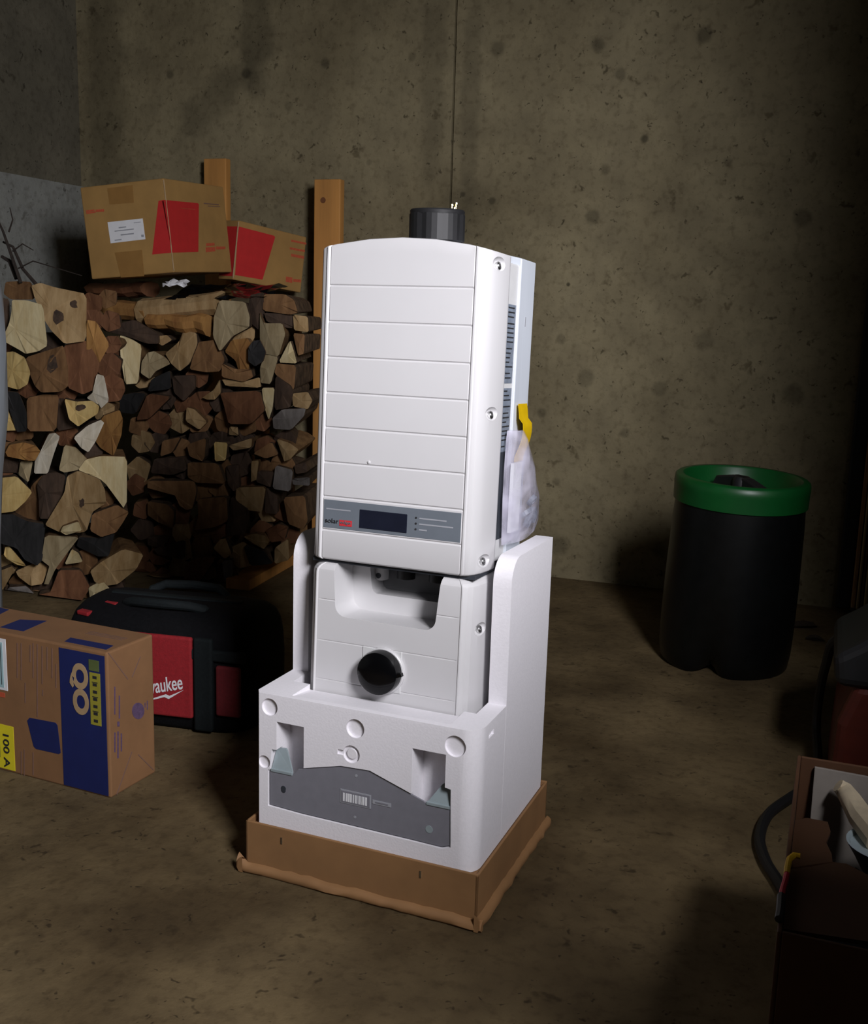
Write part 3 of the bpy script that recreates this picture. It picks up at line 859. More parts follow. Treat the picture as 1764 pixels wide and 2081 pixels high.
bag_panel('side_pocket', pc.x + .056, min(.225, ep.x), .05, .17, mat('shaded_red_nylon', (.13, .008, .012), .8, var=.15, scale=120), th=.008)  # same red nylon, darkened in colour for the shade on this pocket
bag_panel('top_binding', -.235, .235, .178, .205, M['bag_trim'], y=-.146, th=.010)
for sgn in (-1, 1):
    pts = [(-.10, sgn * .05, .255), (-.098, sgn * .065, .272), (-.07, sgn * .085, .283), (0, sgn * .092, .285), (.07, sgn * .085, .283), (.098, sgn * .065, .272), (.10, sgn * .05, .262)]
    MB().tube(pts, .011, 10).build('handle', M['bag_trim'], bag, smooth=True)
MB().box(-.17, .17, -.012, .012, .268, .281).build('zipper', M['bag_trim'], bag, bevel=.004)
for (x0, x1, y0, y1, z) in ((-.205, -.160, -.110, -.075, .246), (-.155, -.11, -.07, -.045, .262)):
    MB().prism([(x0, y0), (x1 - .01, y0 - .012), (x1, y1), (x0 + .005, y1)], z, z + .010, 'z').build('red_tab', M['bag_red'], bag, bevel=.003)

# ------------------------------------------------------------------ firewood
WOOD = {
    'c': ('cream', (.66, .56, .33), (.52, .40, .20)), 'w': ('white', (.66, .61, .50), (.50, .44, .33)), 'y': ('pale yellow', (.62, .46, .19), (.44, .29, .10)),
    't': ('tan', (.45, .31, .155), (.29, .18, .075)), 'o': ('orange brown', (.40, .21, .065), (.24, .11, .035)), 'b': ('brown', (.25, .135, .058), (.14, .07, .03)),
    'r': ('reddish brown', (.21, .095, .045), (.12, .05, .024)), 'd': ('dark brown', (.095, .06, .04), (.045, .03, .022)), 'k': ('black barked', (.03, .029, .029), (.014, .014, .014)),
    'g': ('grey', (.22, .20, .185), (.13, .115, .105)), 'e': ('greyish tan', (.42, .34, .20), (.27, .205, .11))}
WM = {}
for k_, (nm, l_, d_) in WOOD.items():
    WM[k_] = mat('split_wood_' + nm.replace(' ', '_'), l_, .85, scale=22, stretch=(1.6, .5, .45), dark=d_, bump=.35, bscale=45, rand=.12, spec=.25)
M['bark'] = mat('rough_bark', (.15, .095, .055), .95, scale=30, dark=(.05, .033, .022), bump=.8, bscale=40, rand=.2, spec=.2)
M['bark2'] = mat('split_side', (.30, .175, .075), .9, scale=26, stretch=(1.5, .4, 1), dark=(.14, .075, .033), bump=.5, bscale=40, rand=.2, spec=.2)
M['knothole'] = mat('dark_knot', (.085, .05, .03), .9, dark=(.03, .019, .013), scale=60)
ORD = ['zeroth', 'first', 'second', 'third', 'fourth', 'fifth', 'sixth', 'seventh', 'eighth', 'ninth', 'tenth', 'eleventh', 'twelfth', 'thirteenth', 'fourteenth', 'fifteenth', 'sixteenth', 'seventeenth', 'eighteenth', 'nineteenth', 'twentieth'] + ['number %d' % i for i in range(21, 60)]
NR_ = E2                                    # outward normal of the wood fronts
PR = Vector((-.62, 3.62, 0))                # front plane of the far pile
PL = PR + E2 * .38                          # front plane of the near pile
W1 = lambda x, y: (x / 5.345, 560 + y / 5.345)
W2 = lambda x, y: (x / 5.345, 880 + y / 5.345)
W3 = lambda x, y: (300 + x / 5.04, 560 + y / 5.04)
W4 = lambda x, y: (300 + x / 5.04, 880 + y / 5.04)
near = [
 (W1, 'c', [(130,265),(290,270),(465,320),(515,760),(420,820),(280,850),(200,800),(20,700),(100,520),(125,400)], 3),
 (W1, 't', [(340,110),(440,80),(600,130),(940,200),(935,710),(700,740),(560,600),(480,480),(380,250)], 1),
 (W1, 'b', [(60,70),(200,60),(340,70),(380,260),(120,260),(40,200)], -1),
 (W1, 'd', [(-60,220),(100,260),(100,500),(30,680),(-60,700)], 0),
 (W1, 'y', [(20,840),(150,825),(270,890),(330,1050),(300,1180),(200,1240),(60,1200),(0,1000)], 1),
 (W1, 'b', [(280,890),(560,800),(690,760),(740,1000),(740,1200),(660,1260),(450,1270),(380,1200),(320,1060)], 2),
 (W1, 'r', [(690,760),(940,700),(1060,900),(1080,960),(1020,1240),(900,1290),(740,1220),(740,1000)], 1),
 (W1, 'o', [(940,480),(1045,500),(1190,750),(1075,960),(940,900)], 0),
 (W1, 'w', [(1050,1070),(1130,1090),(1185,1360),(1090,1450),(1070,1400),(940,1330),(1020,1260)], 2),
 (W1, 'y', [(700,1340),(830,1370),(1000,1360),(1080,1420),(1060,1500),(950,1570),(850,1640),(750,1560)], 3),
 (W1, 'b', [(290,1330),(480,1290),(640,1300),(610,1690),(300,1690)], 0),
 (W1, 'k', [(70,1260),(200,1270),(290,1480),(290,1690),(180,1700),(100,1450)], 1),
 (W1, 'y', [(-60,1380),(60,1400),(130,1560),(210,1680),(-60,1690)], 0),
 (W1, 'd', [(630,1330),(700,1340),(760,1560),(830,1650),(620,1690)], -1),
 (W2, 'w', [(800,50),(950,-80),(1110,-150),(1130,-110),(1040,90),(960,210),(880,160)], 2),
 (W2, 'o', [(1110,-180),(1300,-250),(1335,-150),(1320,20),(1260,180),(1230,250),(1090,160),(1040,90)], 0),
 (W2, 'o', [(60,210),(100,130),(260,100),(390,140),(440,200),(380,300),(300,300),(60,250)], 2),
 (W2, 'w', [(530,10),(600,0),(650,40),(580,240),(520,440),(370,440),(380,300),(440,200)], 2),
 (W2, 'd', [(40,260),(210,300),(220,430),(20,430)], -2),
 (W2, 'e', [(220,310),(360,300),(310,540),(200,450)], 0),
 (W2, 'y', [(-80,500),(0,490),(180,470),(350,640),(280,740),(160,850),(-80,880)], 3),
 (W2, 'd', [(480,440),(620,430),(710,470),(690,650),(540,930),(430,930),(420,720),(400,560)], 1),
 (W2, 'b', [(350,560),(470,450),(400,600),(420,720),(430,970),(150,870),(290,720)], -1),
 (W2, 'e', [(700,130),(830,160),(960,300),(900,390),(700,430),(640,400)], 1),
 (W2, 'c', [(930,290),(1100,250),(1380,260),(1375,800),(1340,810),(1200,600),(1090,500),(940,440),(850,400)], 1),
 (W2, 't', [(730,470),(850,410),(1080,500),(1140,620),(1150,760),(1000,860),(940,1070),(700,1100),(490,1000),(560,880),(700,650)], 2),
 (W2, 'c', [(670,1020),(850,960),(890,1060),(710,1110)], 4),
 (W2, 'b', [(1000,880),(1270,780),(1400,860),(1330,980),(1260,1080),(1100,1130),(980,1060)], 1),
 (W2, 'k', [(830,1230),(860,1130),(1080,1140),(1250,1080),(1180,1340),(1060,1340)], 0),
 (W2, 'k', [(-60,890),(130,880),(300,960),(490,990),(460,1380),(400,1440),(270,1380),(180,1250),(-60,1180)], 2),
 (W2, 'y', [(60,1230),(100,1230),(290,1450),(180,1430),(40,1330)], 2),
 (W2, 'e', [(490,1110),(860,1130),(740,1290),(600,1480),(520,1660),(480,1640),(540,1450),(450,1380)], 1),
 (W2, 'c', [(780,1260),(850,1300),(900,1400),(700,1430)], 1),
 (W2, 't', [(-60,1520),(150,1440),(160,1480),(20,1740),(-60,1800)], 1),
 (W2, 'r', [(640,1490),(880,1490),(980,1680),(880,1850),(780,1990),(420,1990),(560,1700)], 1),
 (W2, 't', [(1100,1400),(1340,1260),(1560,1320),(1480,1480),(1280,1640),(1150,1660),(1030,1620),(980,1500)], 1),
 (W2, 't', [(170,1500),(420,1390),(530,1450),(460,1640),(330,1660),(200,1560)], 0),
 (W2, 'g', [(80,1680),(300,1660),(380,1890),(220,1960),(60,1920)], 0),
 (W2, 'c', [(960,1680),(1110,1600),(1200,1700),(1050,1790),(980,1810)], 1),
]
far = [
 (W1, 'd', [(1100,580),(1300,520),(1450,480),(1600,560),(1720,640),(1720,740),(1600,740),(1350,650),(1120,600)], 3),
 (W1, 'c', [(1300,650),(1400,670),(1540,760),(1500,1170),(1360,1180),(1310,880)], 2),
 (W1, 'r', [(1090,960),(1190,700),(1300,650),(1350,1170),(1240,1160),(1080,1040)], 1),
 (W3, 'e', [(-60,880),(0,790),(70,775),(180,840),(240,900),(80,980),(20,1060),(-70,1000)], 2),
 (W3, 'e', [(740,250),(1000,270),(1045,420),(1040,530),(870,620),(740,780),(670,620),(680,420)], 2),
 (W3, 'b', [(520,680),(700,660),(790,860),(740,980),(600,990),(430,960),(470,820)], 1),
 (W3, 't', [(370,560),(500,590),(510,700),(430,900),(330,980),(240,900),(180,800),(320,680)], 2),
 (W3, 't', [(100,620),(200,610),(250,660),(150,720),(90,680)], 1),
 (W3, 'd', [(1050,200),(1180,170),(1200,360),(1140,560),(1050,480),(1030,300)], 0),
 (W3, 'b', [(1190,190),(1400,190),(1500,250),(1540,380),(1460,400),(1180,360)], 1),
 (W3, 'd', [(1190,380),(1480,400),(1500,540),(1400,530),(1220,470)], 0),
 (W3, 't', [(1490,400),(1640,420),(1650,580),(1500,560)], 1),
 (W3, 'e', [(1150,370),(1190,490),(1380,490),(1410,600),(1340,830),(1200,800),(1150,660)], 1),
 (W3, 'e', [(1200,810),(1340,830),(1260,1110),(1160,1100),(1150,950)], 0),
 (W3, 'o', [(790,780),(860,660),(1020,640),(1060,700),(1030,1000),(940,1000),(900,870)], 0),
 (W3, 'k', [(1080,670),(1150,660),(1210,780),(1180,880),(1100,930),(1030,880),(1030,740)], 2),
 (W3, 'c', [(1460,660),(1500,780),(1530,900),(1340,890)], 1),
 (W3, 'b', [(1490,590),(1610,600),(1600,800),(1540,820)], 0),
 (W3, 'b', [(1320,900),(1520,920),(1500,1170),(1420,1120),(1300,1000)], 0),
 (W3, 'b', [(760,900),(900,960),(1060,960),(1080,1040),(980,1090),(760,1040)], 1),
 (W3, 't', [(760,1060),(980,1090),(1150,1040),(1160,1150),(800,1130)], 0),
 (W3, 'c', [(1170,1150),(1300,1150),(1280,1360),(1240,1480),(1190,1330)], 1),
 (W3, 'd', [(1310,1020),(1460,1130),(1490,1200),(1460,1350),(1300,1380)], 1),
 (W3, 'r', [(740,1200),(1150,1180),(1200,1380),(1060,1520),(830,1520),(780,1320)], 2),
 (W3, 't', [(1480,1210),(1640,1190),(1690,1280),(1640,1370),(1490,1340)], 1),
 (W3, 'g', [(1380,1370),(1620,1360),(1600,1440),(1470,1580),(1290,1570),(1280,1460)], 1),
 (W3, 'r', [(0,1210),(240,1240),(10,1470),(-120,1480)], 1),
 (W3, 't', [(400,1350),(480,1370),(610,1500),(530,1580),(390,1490)], 1),
 (W3, 'd', [(250,1030),(480,1020),(490,1150),(370,1290),(270,1200)], 0),
 (W3, 't', [(600,1270),(560,1250),(680,1170),(740,1060),(750,1200),(690,1270)], 0),
 (W3, 'k', [(40,1060),(230,970),(240,1160),(0,1190)], 0),
 (W3, 't', [(840,1550),(920,1540),(930,1640),(830,1630)], 0),
 (W3, 'k', [(-120,1200),(-20,1210),(-130,1420),(-280,1400),(-290,1230)], 0),
 (W4, 'y', [(680,90),(820,100),(800,280),(690,290)], 2),
 (W4, 't', [(830,130),(1070,50),(1060,150),(880,180)], 1),
 (W4, 'b', [(400,120),(600,50),(580,270),(560,290),(430,240)], 1),
 (W4, 'b', [(150,80),(340,40),(250,200),(130,240)], 1),
 (W4, 'd', [(70,260),(360,250),(400,380),(250,430),(30,410)], 0),
 (W4, 'b', [(410,300),(720,310),(800,520),(500,510),(410,450)], 1),
 (W4, 'b', [(0,490),(480,490),(500,600),(460,770),(400,790),(320,740),(330,600),(0,570)], 1),
 (W4, 'd', [(800,340),(930,330),(940,560),(880,600),(820,520)], 0),
 (W4, 't', [(1060,290),(1140,280),(1110,500),(1060,500)], 1),
 (W4, 'd', [(1130,390),(1300,400),(1270,560),(1110,500)], 0),
 (W4, 'g', [(1310,330),(1490,380),(1460,600),(1280,570)], 1),
 (W4, 't', [(1320,60),(1450,100),(1550,170),(1450,280),(1400,290)], 1),
 (W4, 'b', [(1080,210),(1270,90),(1340,220),(1210,260)], 0),
 (W4, 't', [(910,560),(1210,550),(1170,810),(1030,790),(900,680)], 1),
 (W4, 'b', [(510,680),(810,650),(820,900),(700,960),(480,1000),(520,850)], 1),
 (W4, 'b', [(0,700),(200,730),(270,800),(260,980),(100,910),(0,840)], 1),
 (W4, 'b', [(1390,660),(1610,640),(1640,900),(1590,990),(1440,930)], 1),
 (W4, 'd', [(860,650),(1040,790),(1000,1040),(800,1050),(830,800)], 0),
 (W4, 't', [(670,1180),(750,1080),(800,1080),(860,1240),(790,1290)], 2),
 (W4, 't', [(980,1060),(1100,1030),(1200,1050),(1240,1120),(1190,1190),(1080,1130)], 1),
 (W4, 'r', [(400,1330),(560,1270),(690,1290),(560,1480),(520,1560),(370,1500)], 1),
 (W4, 'g', [(760,1310),(870,1300),(860,1480),(790,1520)], 1),
 (W4, 'd', [(0,1060),(230,1060),(150,1180),(0,1150)], 0),
 (W4, 'd', [(60,1190),(380,1100),(370,1300),(100,1240)], 0),
 (W4, 'r', [(1210,1000),(1340,930),(1440,960),(1400,1100),(1260,1120)], 0),
 (W4, 't', [(1300,1180),(1440,1080),(1450,1300),(1300,1340)], 0),
 (W4, 't', [(0,1490),(240,1550),(230,1620),(0,1620)], 1),
 (W4, 'k', [(980,1150),(1180,1200),(1290,1340),(1050,1360)], 0),
 (W4, 'g', [(1480,470),(1660,450),(1660,540),(1490,530)], 0),
 (W4, 'd', [(1210,560),(1330,650),(1330,830),(1200,820)], 0),
 (W4, 'd', [(1500,330),(1620,300),(1640,400),(1520,420)], -1),
]
def smooth_poly(ps):
    # one pass of corner cutting that keeps the outline but removes needle corners
    out = []
    n = len(ps)
    for i in range(n):
        a, b_, c_ = ps[i - 1], ps[i], ps[(i + 1) % n]
        out.append(b_ * .9 + a * .1 if (a - b_).length > .02 else b_)
        if (c_ - b_).length > .02: out.append(b_ * .9 + c_ * .1)
    return out
def make_log(pts, plane, off, key, length, name='split_log', swell=1.005, taper=(.74, .88), face=0.0):
    ps = [on_plane(x, y, plane, NR_) for x, y in pts]
    ps = smooth_poly(ps)
    ps = [p if p.z > .004 else Vector((p.x, p.y, .004)) for p in ps]
    c = sum(ps, Vector()) / len(ps)
    ps = [c + (p - c) * swell for p in ps]
    n = len(ps)
    tx, tz = random.uniform(-.24, .24), random.uniform(-.24, .24)
    look = c - CAM
    look.z = 0
    ax = (-NR_ * (1 - face) + look.normalized() * face + E1 * random.uniform(-.05, .05)).normalized()
    back = random.uniform(*taper)
    front, mid, rear, lip_ = [], [], [], []
    for p in ps:
        d = p - c
        dep = off * .014 + d.dot(E1) * tx + d.z * tz + random.uniform(-.004, .004)
        # keep the outline where it was seen: move along the sight line
        sight = (p - CAM).normalized()
        q = p - sight * (dep / max(.3, -sight.dot(NR_)))
        front.append(q)
        lip_.append(c + (p - c) * 1.0 + (q - p) * .8 + ax * .012)
        rear.append(c + (p - c) * back + ax * length)
    cc = c + NR_ * (off * .014 + random.uniform(-.002, .008))
    for L_ in (front, lip_, rear):
        for i in range(n):
            if L_[i].z < .002: L_[i].z = .002
    me = MB()
    vs = [p - c for p in [cc] + front + lip_ + rear]
    fs = [(0, 1 + i, 1 + (i + 1) % n) for i in range(n)]
    me.add(vs, fs, 0)
    sidem = 1 if key in 'dkbg' or random.random() < .45 else 2
    fs2 = [(1 + i, 1 + n + i, 1 + n + (i + 1) % n, 1 + (i + 1) % n) for i in range(n)] + [(1 + n + i, 1 + 2 * n + i, 1 + 2 * n + (i + 1) % n, 1 + n + (i + 1) % n) for i in range(n)] + [tuple(1 + 2 * n + i for i in range(n - 1, -1, -1))]
    me.f += fs2
    me.m += [sidem] * len(fs2)
    o = me.build(name, [WM[key], M['bark'], M['bark2']])
    o.location = c
    return o, c
def pile(items, plane, length, where, grp, face):
    made = []
    for fn, key, pts, off in items:
        o, c = make_log([fn(*p) for p in pts], plane, off, key, length, face=face)
        made.append((o, c, key))
    zs = sorted({round(c.z, 3) for _, c, _ in made}, reverse=True)
    top, bot = max(zs), min(zs)
    nrow = 8
    rowsd = {}
    for o, c, key in made:
        r = min(nrow - 1, int((top - c.z) / (top - bot + 1e-6) * nrow))
        rowsd.setdefault(r, []).append((c.dot(E1), o, key))
    for r, lst in rowsd.items():
        lst.sort(key=lambda q: q[0])
        for i, (_, o, key) in enumerate(lst):
            tag(o, '%s split log in the %s pile, %s row from top, %s from left' % (WOOD[key][0], where, ORD[r + 1], ORD[i + 1]), 'log', grp)
    return made
near_logs = pile(near, PL, .26, 'near left', 'split logs of the near left woodpile', 1.0)
far_logs = pile(far, PR, .34, 'far right', 'split logs of the far right woodpile', .6)
# logs that lie crosswise on top of the pile
def cross_log(quad, key, label, plane, fat, off=.02):
    ps = [on_plane(x, y, plane, NR_) + NR_ * off for x, y in quad]
    # quad: upper left, upper right, lower right, lower left
    n = 9
    mb = MB()
    vs = []
    c = sum(ps, Vector()) / 4
    m_ = 7
    for i in range(m_):
        f = i / (m_ - 1)
        a, b_ = ps[0].lerp(ps[1], f), ps[3].lerp(ps[2], f)
        wob = random.uniform(-.005, .005)
        mid_ = (a + b_) / 2
        hh = (a - b_).length / 2 * (1 + random.uniform(-.08, .08))
        for k in range(n):
            t_ = 2 * math.pi * k / n + .2
            rr = 1 if k % 3 else 1.12
            vs.append(mid_ + Vector((0, 0, 1)) * (hh * rr * math.sin(t_) + wob) - NR_ * (fat * (1 - rr * math.cos(t_)) + wob) - c)
    fs = [(i * n + k, i * n + (k + 1) % n, (i + 1) * n + (k + 1) % n, (i + 1) * n + k) for i in range(m_ - 1) for k in range(n)]
    mb.add(vs, fs)
    mb.add(vs[:n], [tuple(range(n))]); mb.add(vs[-n:], [tuple(range(n))])
    o = mb.build('split_log', [WM[key]])
    o.location = c
    return tag(o, label, 'log', 'logs lying crosswise on the woodpile')
cross_log([(178, 605), (300, 614), (300, 655), (176, 648)], 'o', 'orange brown log lying sideways at the top beside the knotty tan log', PR, .05)
cross_log([(280, 610), (442, 592), (446, 640), (285, 664)], 't', 'long tan log lying sideways under the tilted carton', PR, .05, .03)
cross_log([(300, 640), (428, 638), (425, 682), (318, 664)], 'o', 'golden orange log lying sideways below the long tan log', PR, .035, .045)
cross_log([(160, 573), (281, 572), (276, 602), (170, 600)], 'r', 'dark reddish log lying sideways directly under the tilted carton', PR, .06, -.02)
# recessed logs that fill the depth of the piles
def inside(p, poly):
    r, n = False, len(poly)
    for i in range(n):
        (xa, ya), (xb, yb) = poly[i - 1], poly[i]
        if (ya > p[1]) != (yb > p[1]) and p[0] < (xb - xa) * (p[1] - ya) / (yb - ya) + xa: r = not r
    return r
def filler(plane, xs, ys, dpt, length, where, grp, polys):
    made = []
    for y in ys:
        for x in xs:
            jx, jy = x + random.uniform(-9, 9), y + random.uniform(-8, 8)
            r = random.uniform(22, 30)
            k_ = random.choice((5, 6, 7))
            a0_ = random.random() * 6
            pts = [(jx + r * random.uniform(.8, 1.15) * math.cos(a0_ + 6.283 * i / k_), jy + r * random.uniform(.8, 1.1) * math.sin(a0_ + 6.283 * i / k_)) for i in range(k_)]
            key = random.choice('dbbrtr')
            smp = [(jx + a * .22 * r, jy + b_ * .22 * r) for a in range(-3, 4) for b_ in range(-3, 4)]
            free = sum(not any(inside(q, pl) for pl in polys) for q in smp) / len(smp)
            if free < .40 or (jx > 440 and jy > 1175 - (jx - 480) * .55): continue
            o, c = make_log(pts, plane - NR_ * dpt, 0, key, length, swell=1, taper=(.45, .6), face=.8)
            made.append((o, c, key))
    top, bot = max(c.z for _, c, _ in made), min(c.z for _, c, _ in made)
    rowsd = {}
    for o, c, key in made:
        rowsd.setdefault(min(5, int((top - c.z) / (top - bot + 1e-6) * 6)), []).append((c.dot(E1), o, key))
    for r, lst in rowsd.items():
        lst.sort(key=lambda q: q[0])
        for i, (_, o, key) in enumerate(lst):
            tag(o, 'recessed %s log, %s pile, %s row from top, %s from left' % (WOOD[key][0], where, ORD[r + 1], ORD[i + 1]), 'log', grp)
near_px = [[fn(*p) for p in pts] for fn, _, pts, _ in near]
far_px = [[fn(*p) for p in pts] for fn, _, pts, _ in far]
filler(PL, [10 + 42 * i for i in range(6)], [615 + 44 * i for i in range(15)], .03, .20, 'near left', 'recessed logs of the near woodpile', near_px)
filler(PR, [285 + 42 * i for i in range(8)], [640 + 44 * i for i in range(13)], .03, .26, 'far right', 'recessed logs of the far woodpile', far_px + near_px + [[(170, 570), (446, 590), (446, 690), (170, 660)]])
bpy.context.view_layer.update()
def on_log(o, fn, x, y, rx, ry):
    ps, nn = [], None
    for k in range(11):
        a = 6.283 * k / 10
        px = fn(x, y) if k == 10 else fn(x + rx * math.cos(a) * random.uniform(.65, 1.25), y + ry * math.sin(a) * random.uniform(.65, 1.2))
        ok, loc, nor, _ = o.ray_cast(CAM - o.location, ray(*px).normalized())
        if not ok: return
        ps.append(loc + nor * .0012)
    lo = [p - NR_ * .004 for p in ps[:10]]
    MB().add(ps + lo, [(k, (k + 1) % 10, 10) for k in range(10)] + [(k, 11 + k, 11 + (k + 1) % 10, (k + 1) % 10) for k in range(10)]).build('knot', M['knothole'], o)
for o, fn, ks in ((near_logs[1][0], W1, ((640, 450, 75, 80), (800, 315, 42, 52))), (near_logs[9][0], W1, ((880, 1430, 60, 40),)), (near_logs[25][0], W2, ((890, 760, 32, 45),)),
                  (near_logs[5][0], W1, ((570, 950, 60, 100),)), (far_logs[6][0], W3, ((420, 665, 58, 105),))):
    for q in ks: on_log(o, fn, *q)
# rack lumber
def stud(name, label, px_c, top_py, width, thick, gap):
    p = on_plane(px_c, top_py, K + E2 * (gap + thick), E2)
    o = thing(name, label, 'post', Vector((p.x, p.y, 0)), (0, 0, WA), 'lumber posts of the firewood rack')
    MB().box(-width / 2, width / 2, 0, thick, 0, p.z).build('timber', M['lumber'], o, bevel=.003)
    return o, p.z
po, pz = stud('lumber_post', 'pine post rising behind the tilted carton against the concrete wall', 436, 322, .098, .038, .03)
po, pz = stud('lumber_post', 'orange pine post with a dark knot standing between woodpile and inverter', 665, 364, .106, .038, .10)
MB().lathe([(.011, 0), (.010, .002)], 12, M=Matrix.Translation((-.016, 0, pz - .075)) @ Matrix.Rotation(math.pi / 2, 4, 'X')).build('knot', M['knot'], po)
rl = thing('rack_rail', 'pine rail lying on the floor under the right end of the woodpile', 'lumber', on_z(505, 1200), (0, 0, 0))
ra, rb = on_z(507, 1201), on_z(612, 1140)
dv = (rb - ra).normalized()
rl.location = ra
rl.rotation_euler = (0, 0, math.atan2(dv.y, dv.x))
MB().box(0, (rb - ra).length + .15, .0, .09, .0, .038).build('timber', M['lumber'], rl, bevel=.003)

# --- two red-printed cartons on the wood
def carton(name, label, loc, rot3, dims, k=1):
    a, b_, g = rot3
    R3 = Matrix.Rotation(a, 3, 'Z') @ Matrix.Rotation(b_, 3, 'X') @ Matrix.Rotation(g, 3, 'Y')
    o = thing(name, label, 'box', loc, R3.to_euler(), 'red printed cartons on the woodpile')
    x, y, z = dims
    MB().box(0, x, 0, y, 0, z).build('carton_body', M['card'], o, bevel=.004)
    return o
kk = 1.012
c1 = carton('shipping_carton', 'tilted brown carton with white label and red block on top of the woodpile', CAM + (Vector((-.8545, 3.4999, 1.0726)) - CAM) * kk, (1.2629, -.0865, -.0441), (.3867 * kk, .311 * kk, .2912 * kk))
c1d = (.3867 * kk, .311 * kk, .2912 * kk)
b5 = lambda x, y: (150 + x / 3.6, 330 + y / 3.6)
fL, fR = Face(c1, (0, 0, 0), (-1, 0, 0)), Face(c1, (0, 0, 0), (0, -1, 0))
fL.decal('red_block', [b5(*p) for p in ((620, 282), (657, 274), (722, 660), (574, 674))], M['red_box'])
fR.decal('red_block', [b5(*p) for p in ((655, 274), (905, 298), (914, 306), (910, 655), (718, 661))], M['red_box'])
lab = fL.decal('address_label', [b5(*p) for p in ((247, 438), (504, 410), (524, 562), (270, 592))], M['paper'])
for (xa, ya, xb, yb, h_) in ((330, 474, 384, 468, 8), (300, 500, 440, 484, 7), (345, 526, 440, 516, 9), (300, 566, 350, 560, 8), (440, 440, 490, 434, 4)):
    fL.decal('label_print', [b5(xa, ya), b5(xb, yb), b5(xb + 1, yb + h_), b5(xa + 1, ya + h_)], M['ink_grey'], lift=.0014, parent=lab)
fL.decal('label_print', [b5(495, 530), b5(512, 528), b5(514, 545), b5(497, 547)], M['ink_grey'], lift=.0014, parent=lab)
fL.decal('tape_strip', [b5(*p) for p in ((245, 190), (430, 165), (440, 295), (262, 308))], M['card_tape'])
fL.decal('tape_strip', [b5(*p) for p in ((300, 660), (500, 640), (515, 832), (345, 842))], M['card_tape'])
def rough_print(face, pts_rows, m_, fn=b5):
    for a, b_, c_, d_ in pts_rows:
        face.decal('red_print', [fn(*a), fn(*b_), fn(*c_), fn(*d_)], m_)
rough_print(fL, [((88, 352), (150, 343), (152, 356), (90, 364)), ((90, 366), (160, 357), (160, 368), (94, 378)), ((160, 345), (222, 342), (222, 360), (162, 364))], M['red_print2'])
rough_print(fR, [((968, 592), (1028, 588), (1030, 608), (968, 614)), ((964, 622), (1034, 618), (1034, 650), (966, 658)), ((1040, 616), (1108, 616), (1108, 634), (1042, 638))], M['red_print2'])
rough_print(fR, [((950, 296), (1060, 306), (1060, 314), (950, 304)), ((980, 316), (1068, 322), (1068, 327), (980, 322))], M['card_print'])
rough_print(fR, [((772, 333), (890, 343), (890, 347), (772, 337))], M['red_print2'])
MB().tube([(0, 0, .006), (0, 0, c1d[2] - .006)], .0019, 8).build('corner_fold', M['card_edge'], c1)
c2d = (.3266 * 1.020, .085, .2056 * 1.020)
c2 = carton('shipping_carton', 'lower brown carton with a red block leaning behind the tilted carton', CAM + (Vector((-.7328, 3.8498, 1.0639)) - CAM) * 1.020, (.8722, .0306, .1084), c2d)
g1 = Face(c2, (0, 0, 0), (0, -1, 0)); g2 = Face(c2, (0, 0, 0), (-1, 0, 0))
g1.decal('red_block', [b5(*p) for p in ((1203, 468), (1464, 536), (1472, 548), (1380, 858), (1180, 824))], M['red_box'])
rough_print(g1, [((1590, 565), (1700, 588), (1700, 602), (1590, 580)), ((1580, 620), (1690, 642), (1690, 656), (1580, 636)), ((1590, 668), (1685, 686), (1684, 706), (1590, 688)), ((1552, 835), (1600, 842), (1598, 882), (1550, 874)), ((1606, 852), (1662, 858), (1660, 878), (1606, 874))], M['red_print2'])
MB().tube([(0, 0, .006), (0, 0, c2d[2] - .006)], .0025, 8).build('corner_fold', M['card_edge'], c2)
MB().box(-.0008, 0, .0, .08, .012, .188).build('red_block', M['red_box'], c2)

# black plastic sheet crumpled below the second carton
bs = thing('black_plastic_sheet', 'crumpled black plastic sheet squeezed between the woodpile and the lower carton', 'sheet', CAM + (Vector((-.70, 3.75, 1.03)) - CAM) * 1.0)
def crumple(px0, px1, py0, py1, off, depth, m_, parent, n=10, k=6):
    vs = []
    for i in range(n + 1):
        for j in range(k + 1):
            fx, fy = i / n, j / k
            p = on_plane(px0 + (px1 - px0) * fx, py0 + (py1 - py0) * fy, PR, NR_) + NR_ * (off - depth * (1 - fy) + random.uniform(-.012, .012))
            vs.append(p - parent.location + Vector((0, 0, random.uniform(-.006, .006))))
    fs = [(i * (k + 1) + j, i * (k + 1) + j + 1, (i + 1) * (k + 1) + j + 1, (i + 1) * (k + 1) + j) for i in range(n) for j in range(k)]
    nn = len(vs)
    vs2 = vs + [v - NR_ * .004 for v in vs]
    fs2 = fs + [tuple(q + nn for q in reversed(f)) for f in fs]
    return MB().add(vs2, fs2).build('sheet', m_, parent)
crumple(345, 545, 576, 606, .02, .16, M['black'], bs)
ws = thing('white_scrap', 'small crumpled white scrap poking out under the tilted carton', 'scrap', on_plane(370, 578, PR, NR_))
crumple(346, 392, 570, 582, .045, .02, M['paper'], ws, 6, 3)

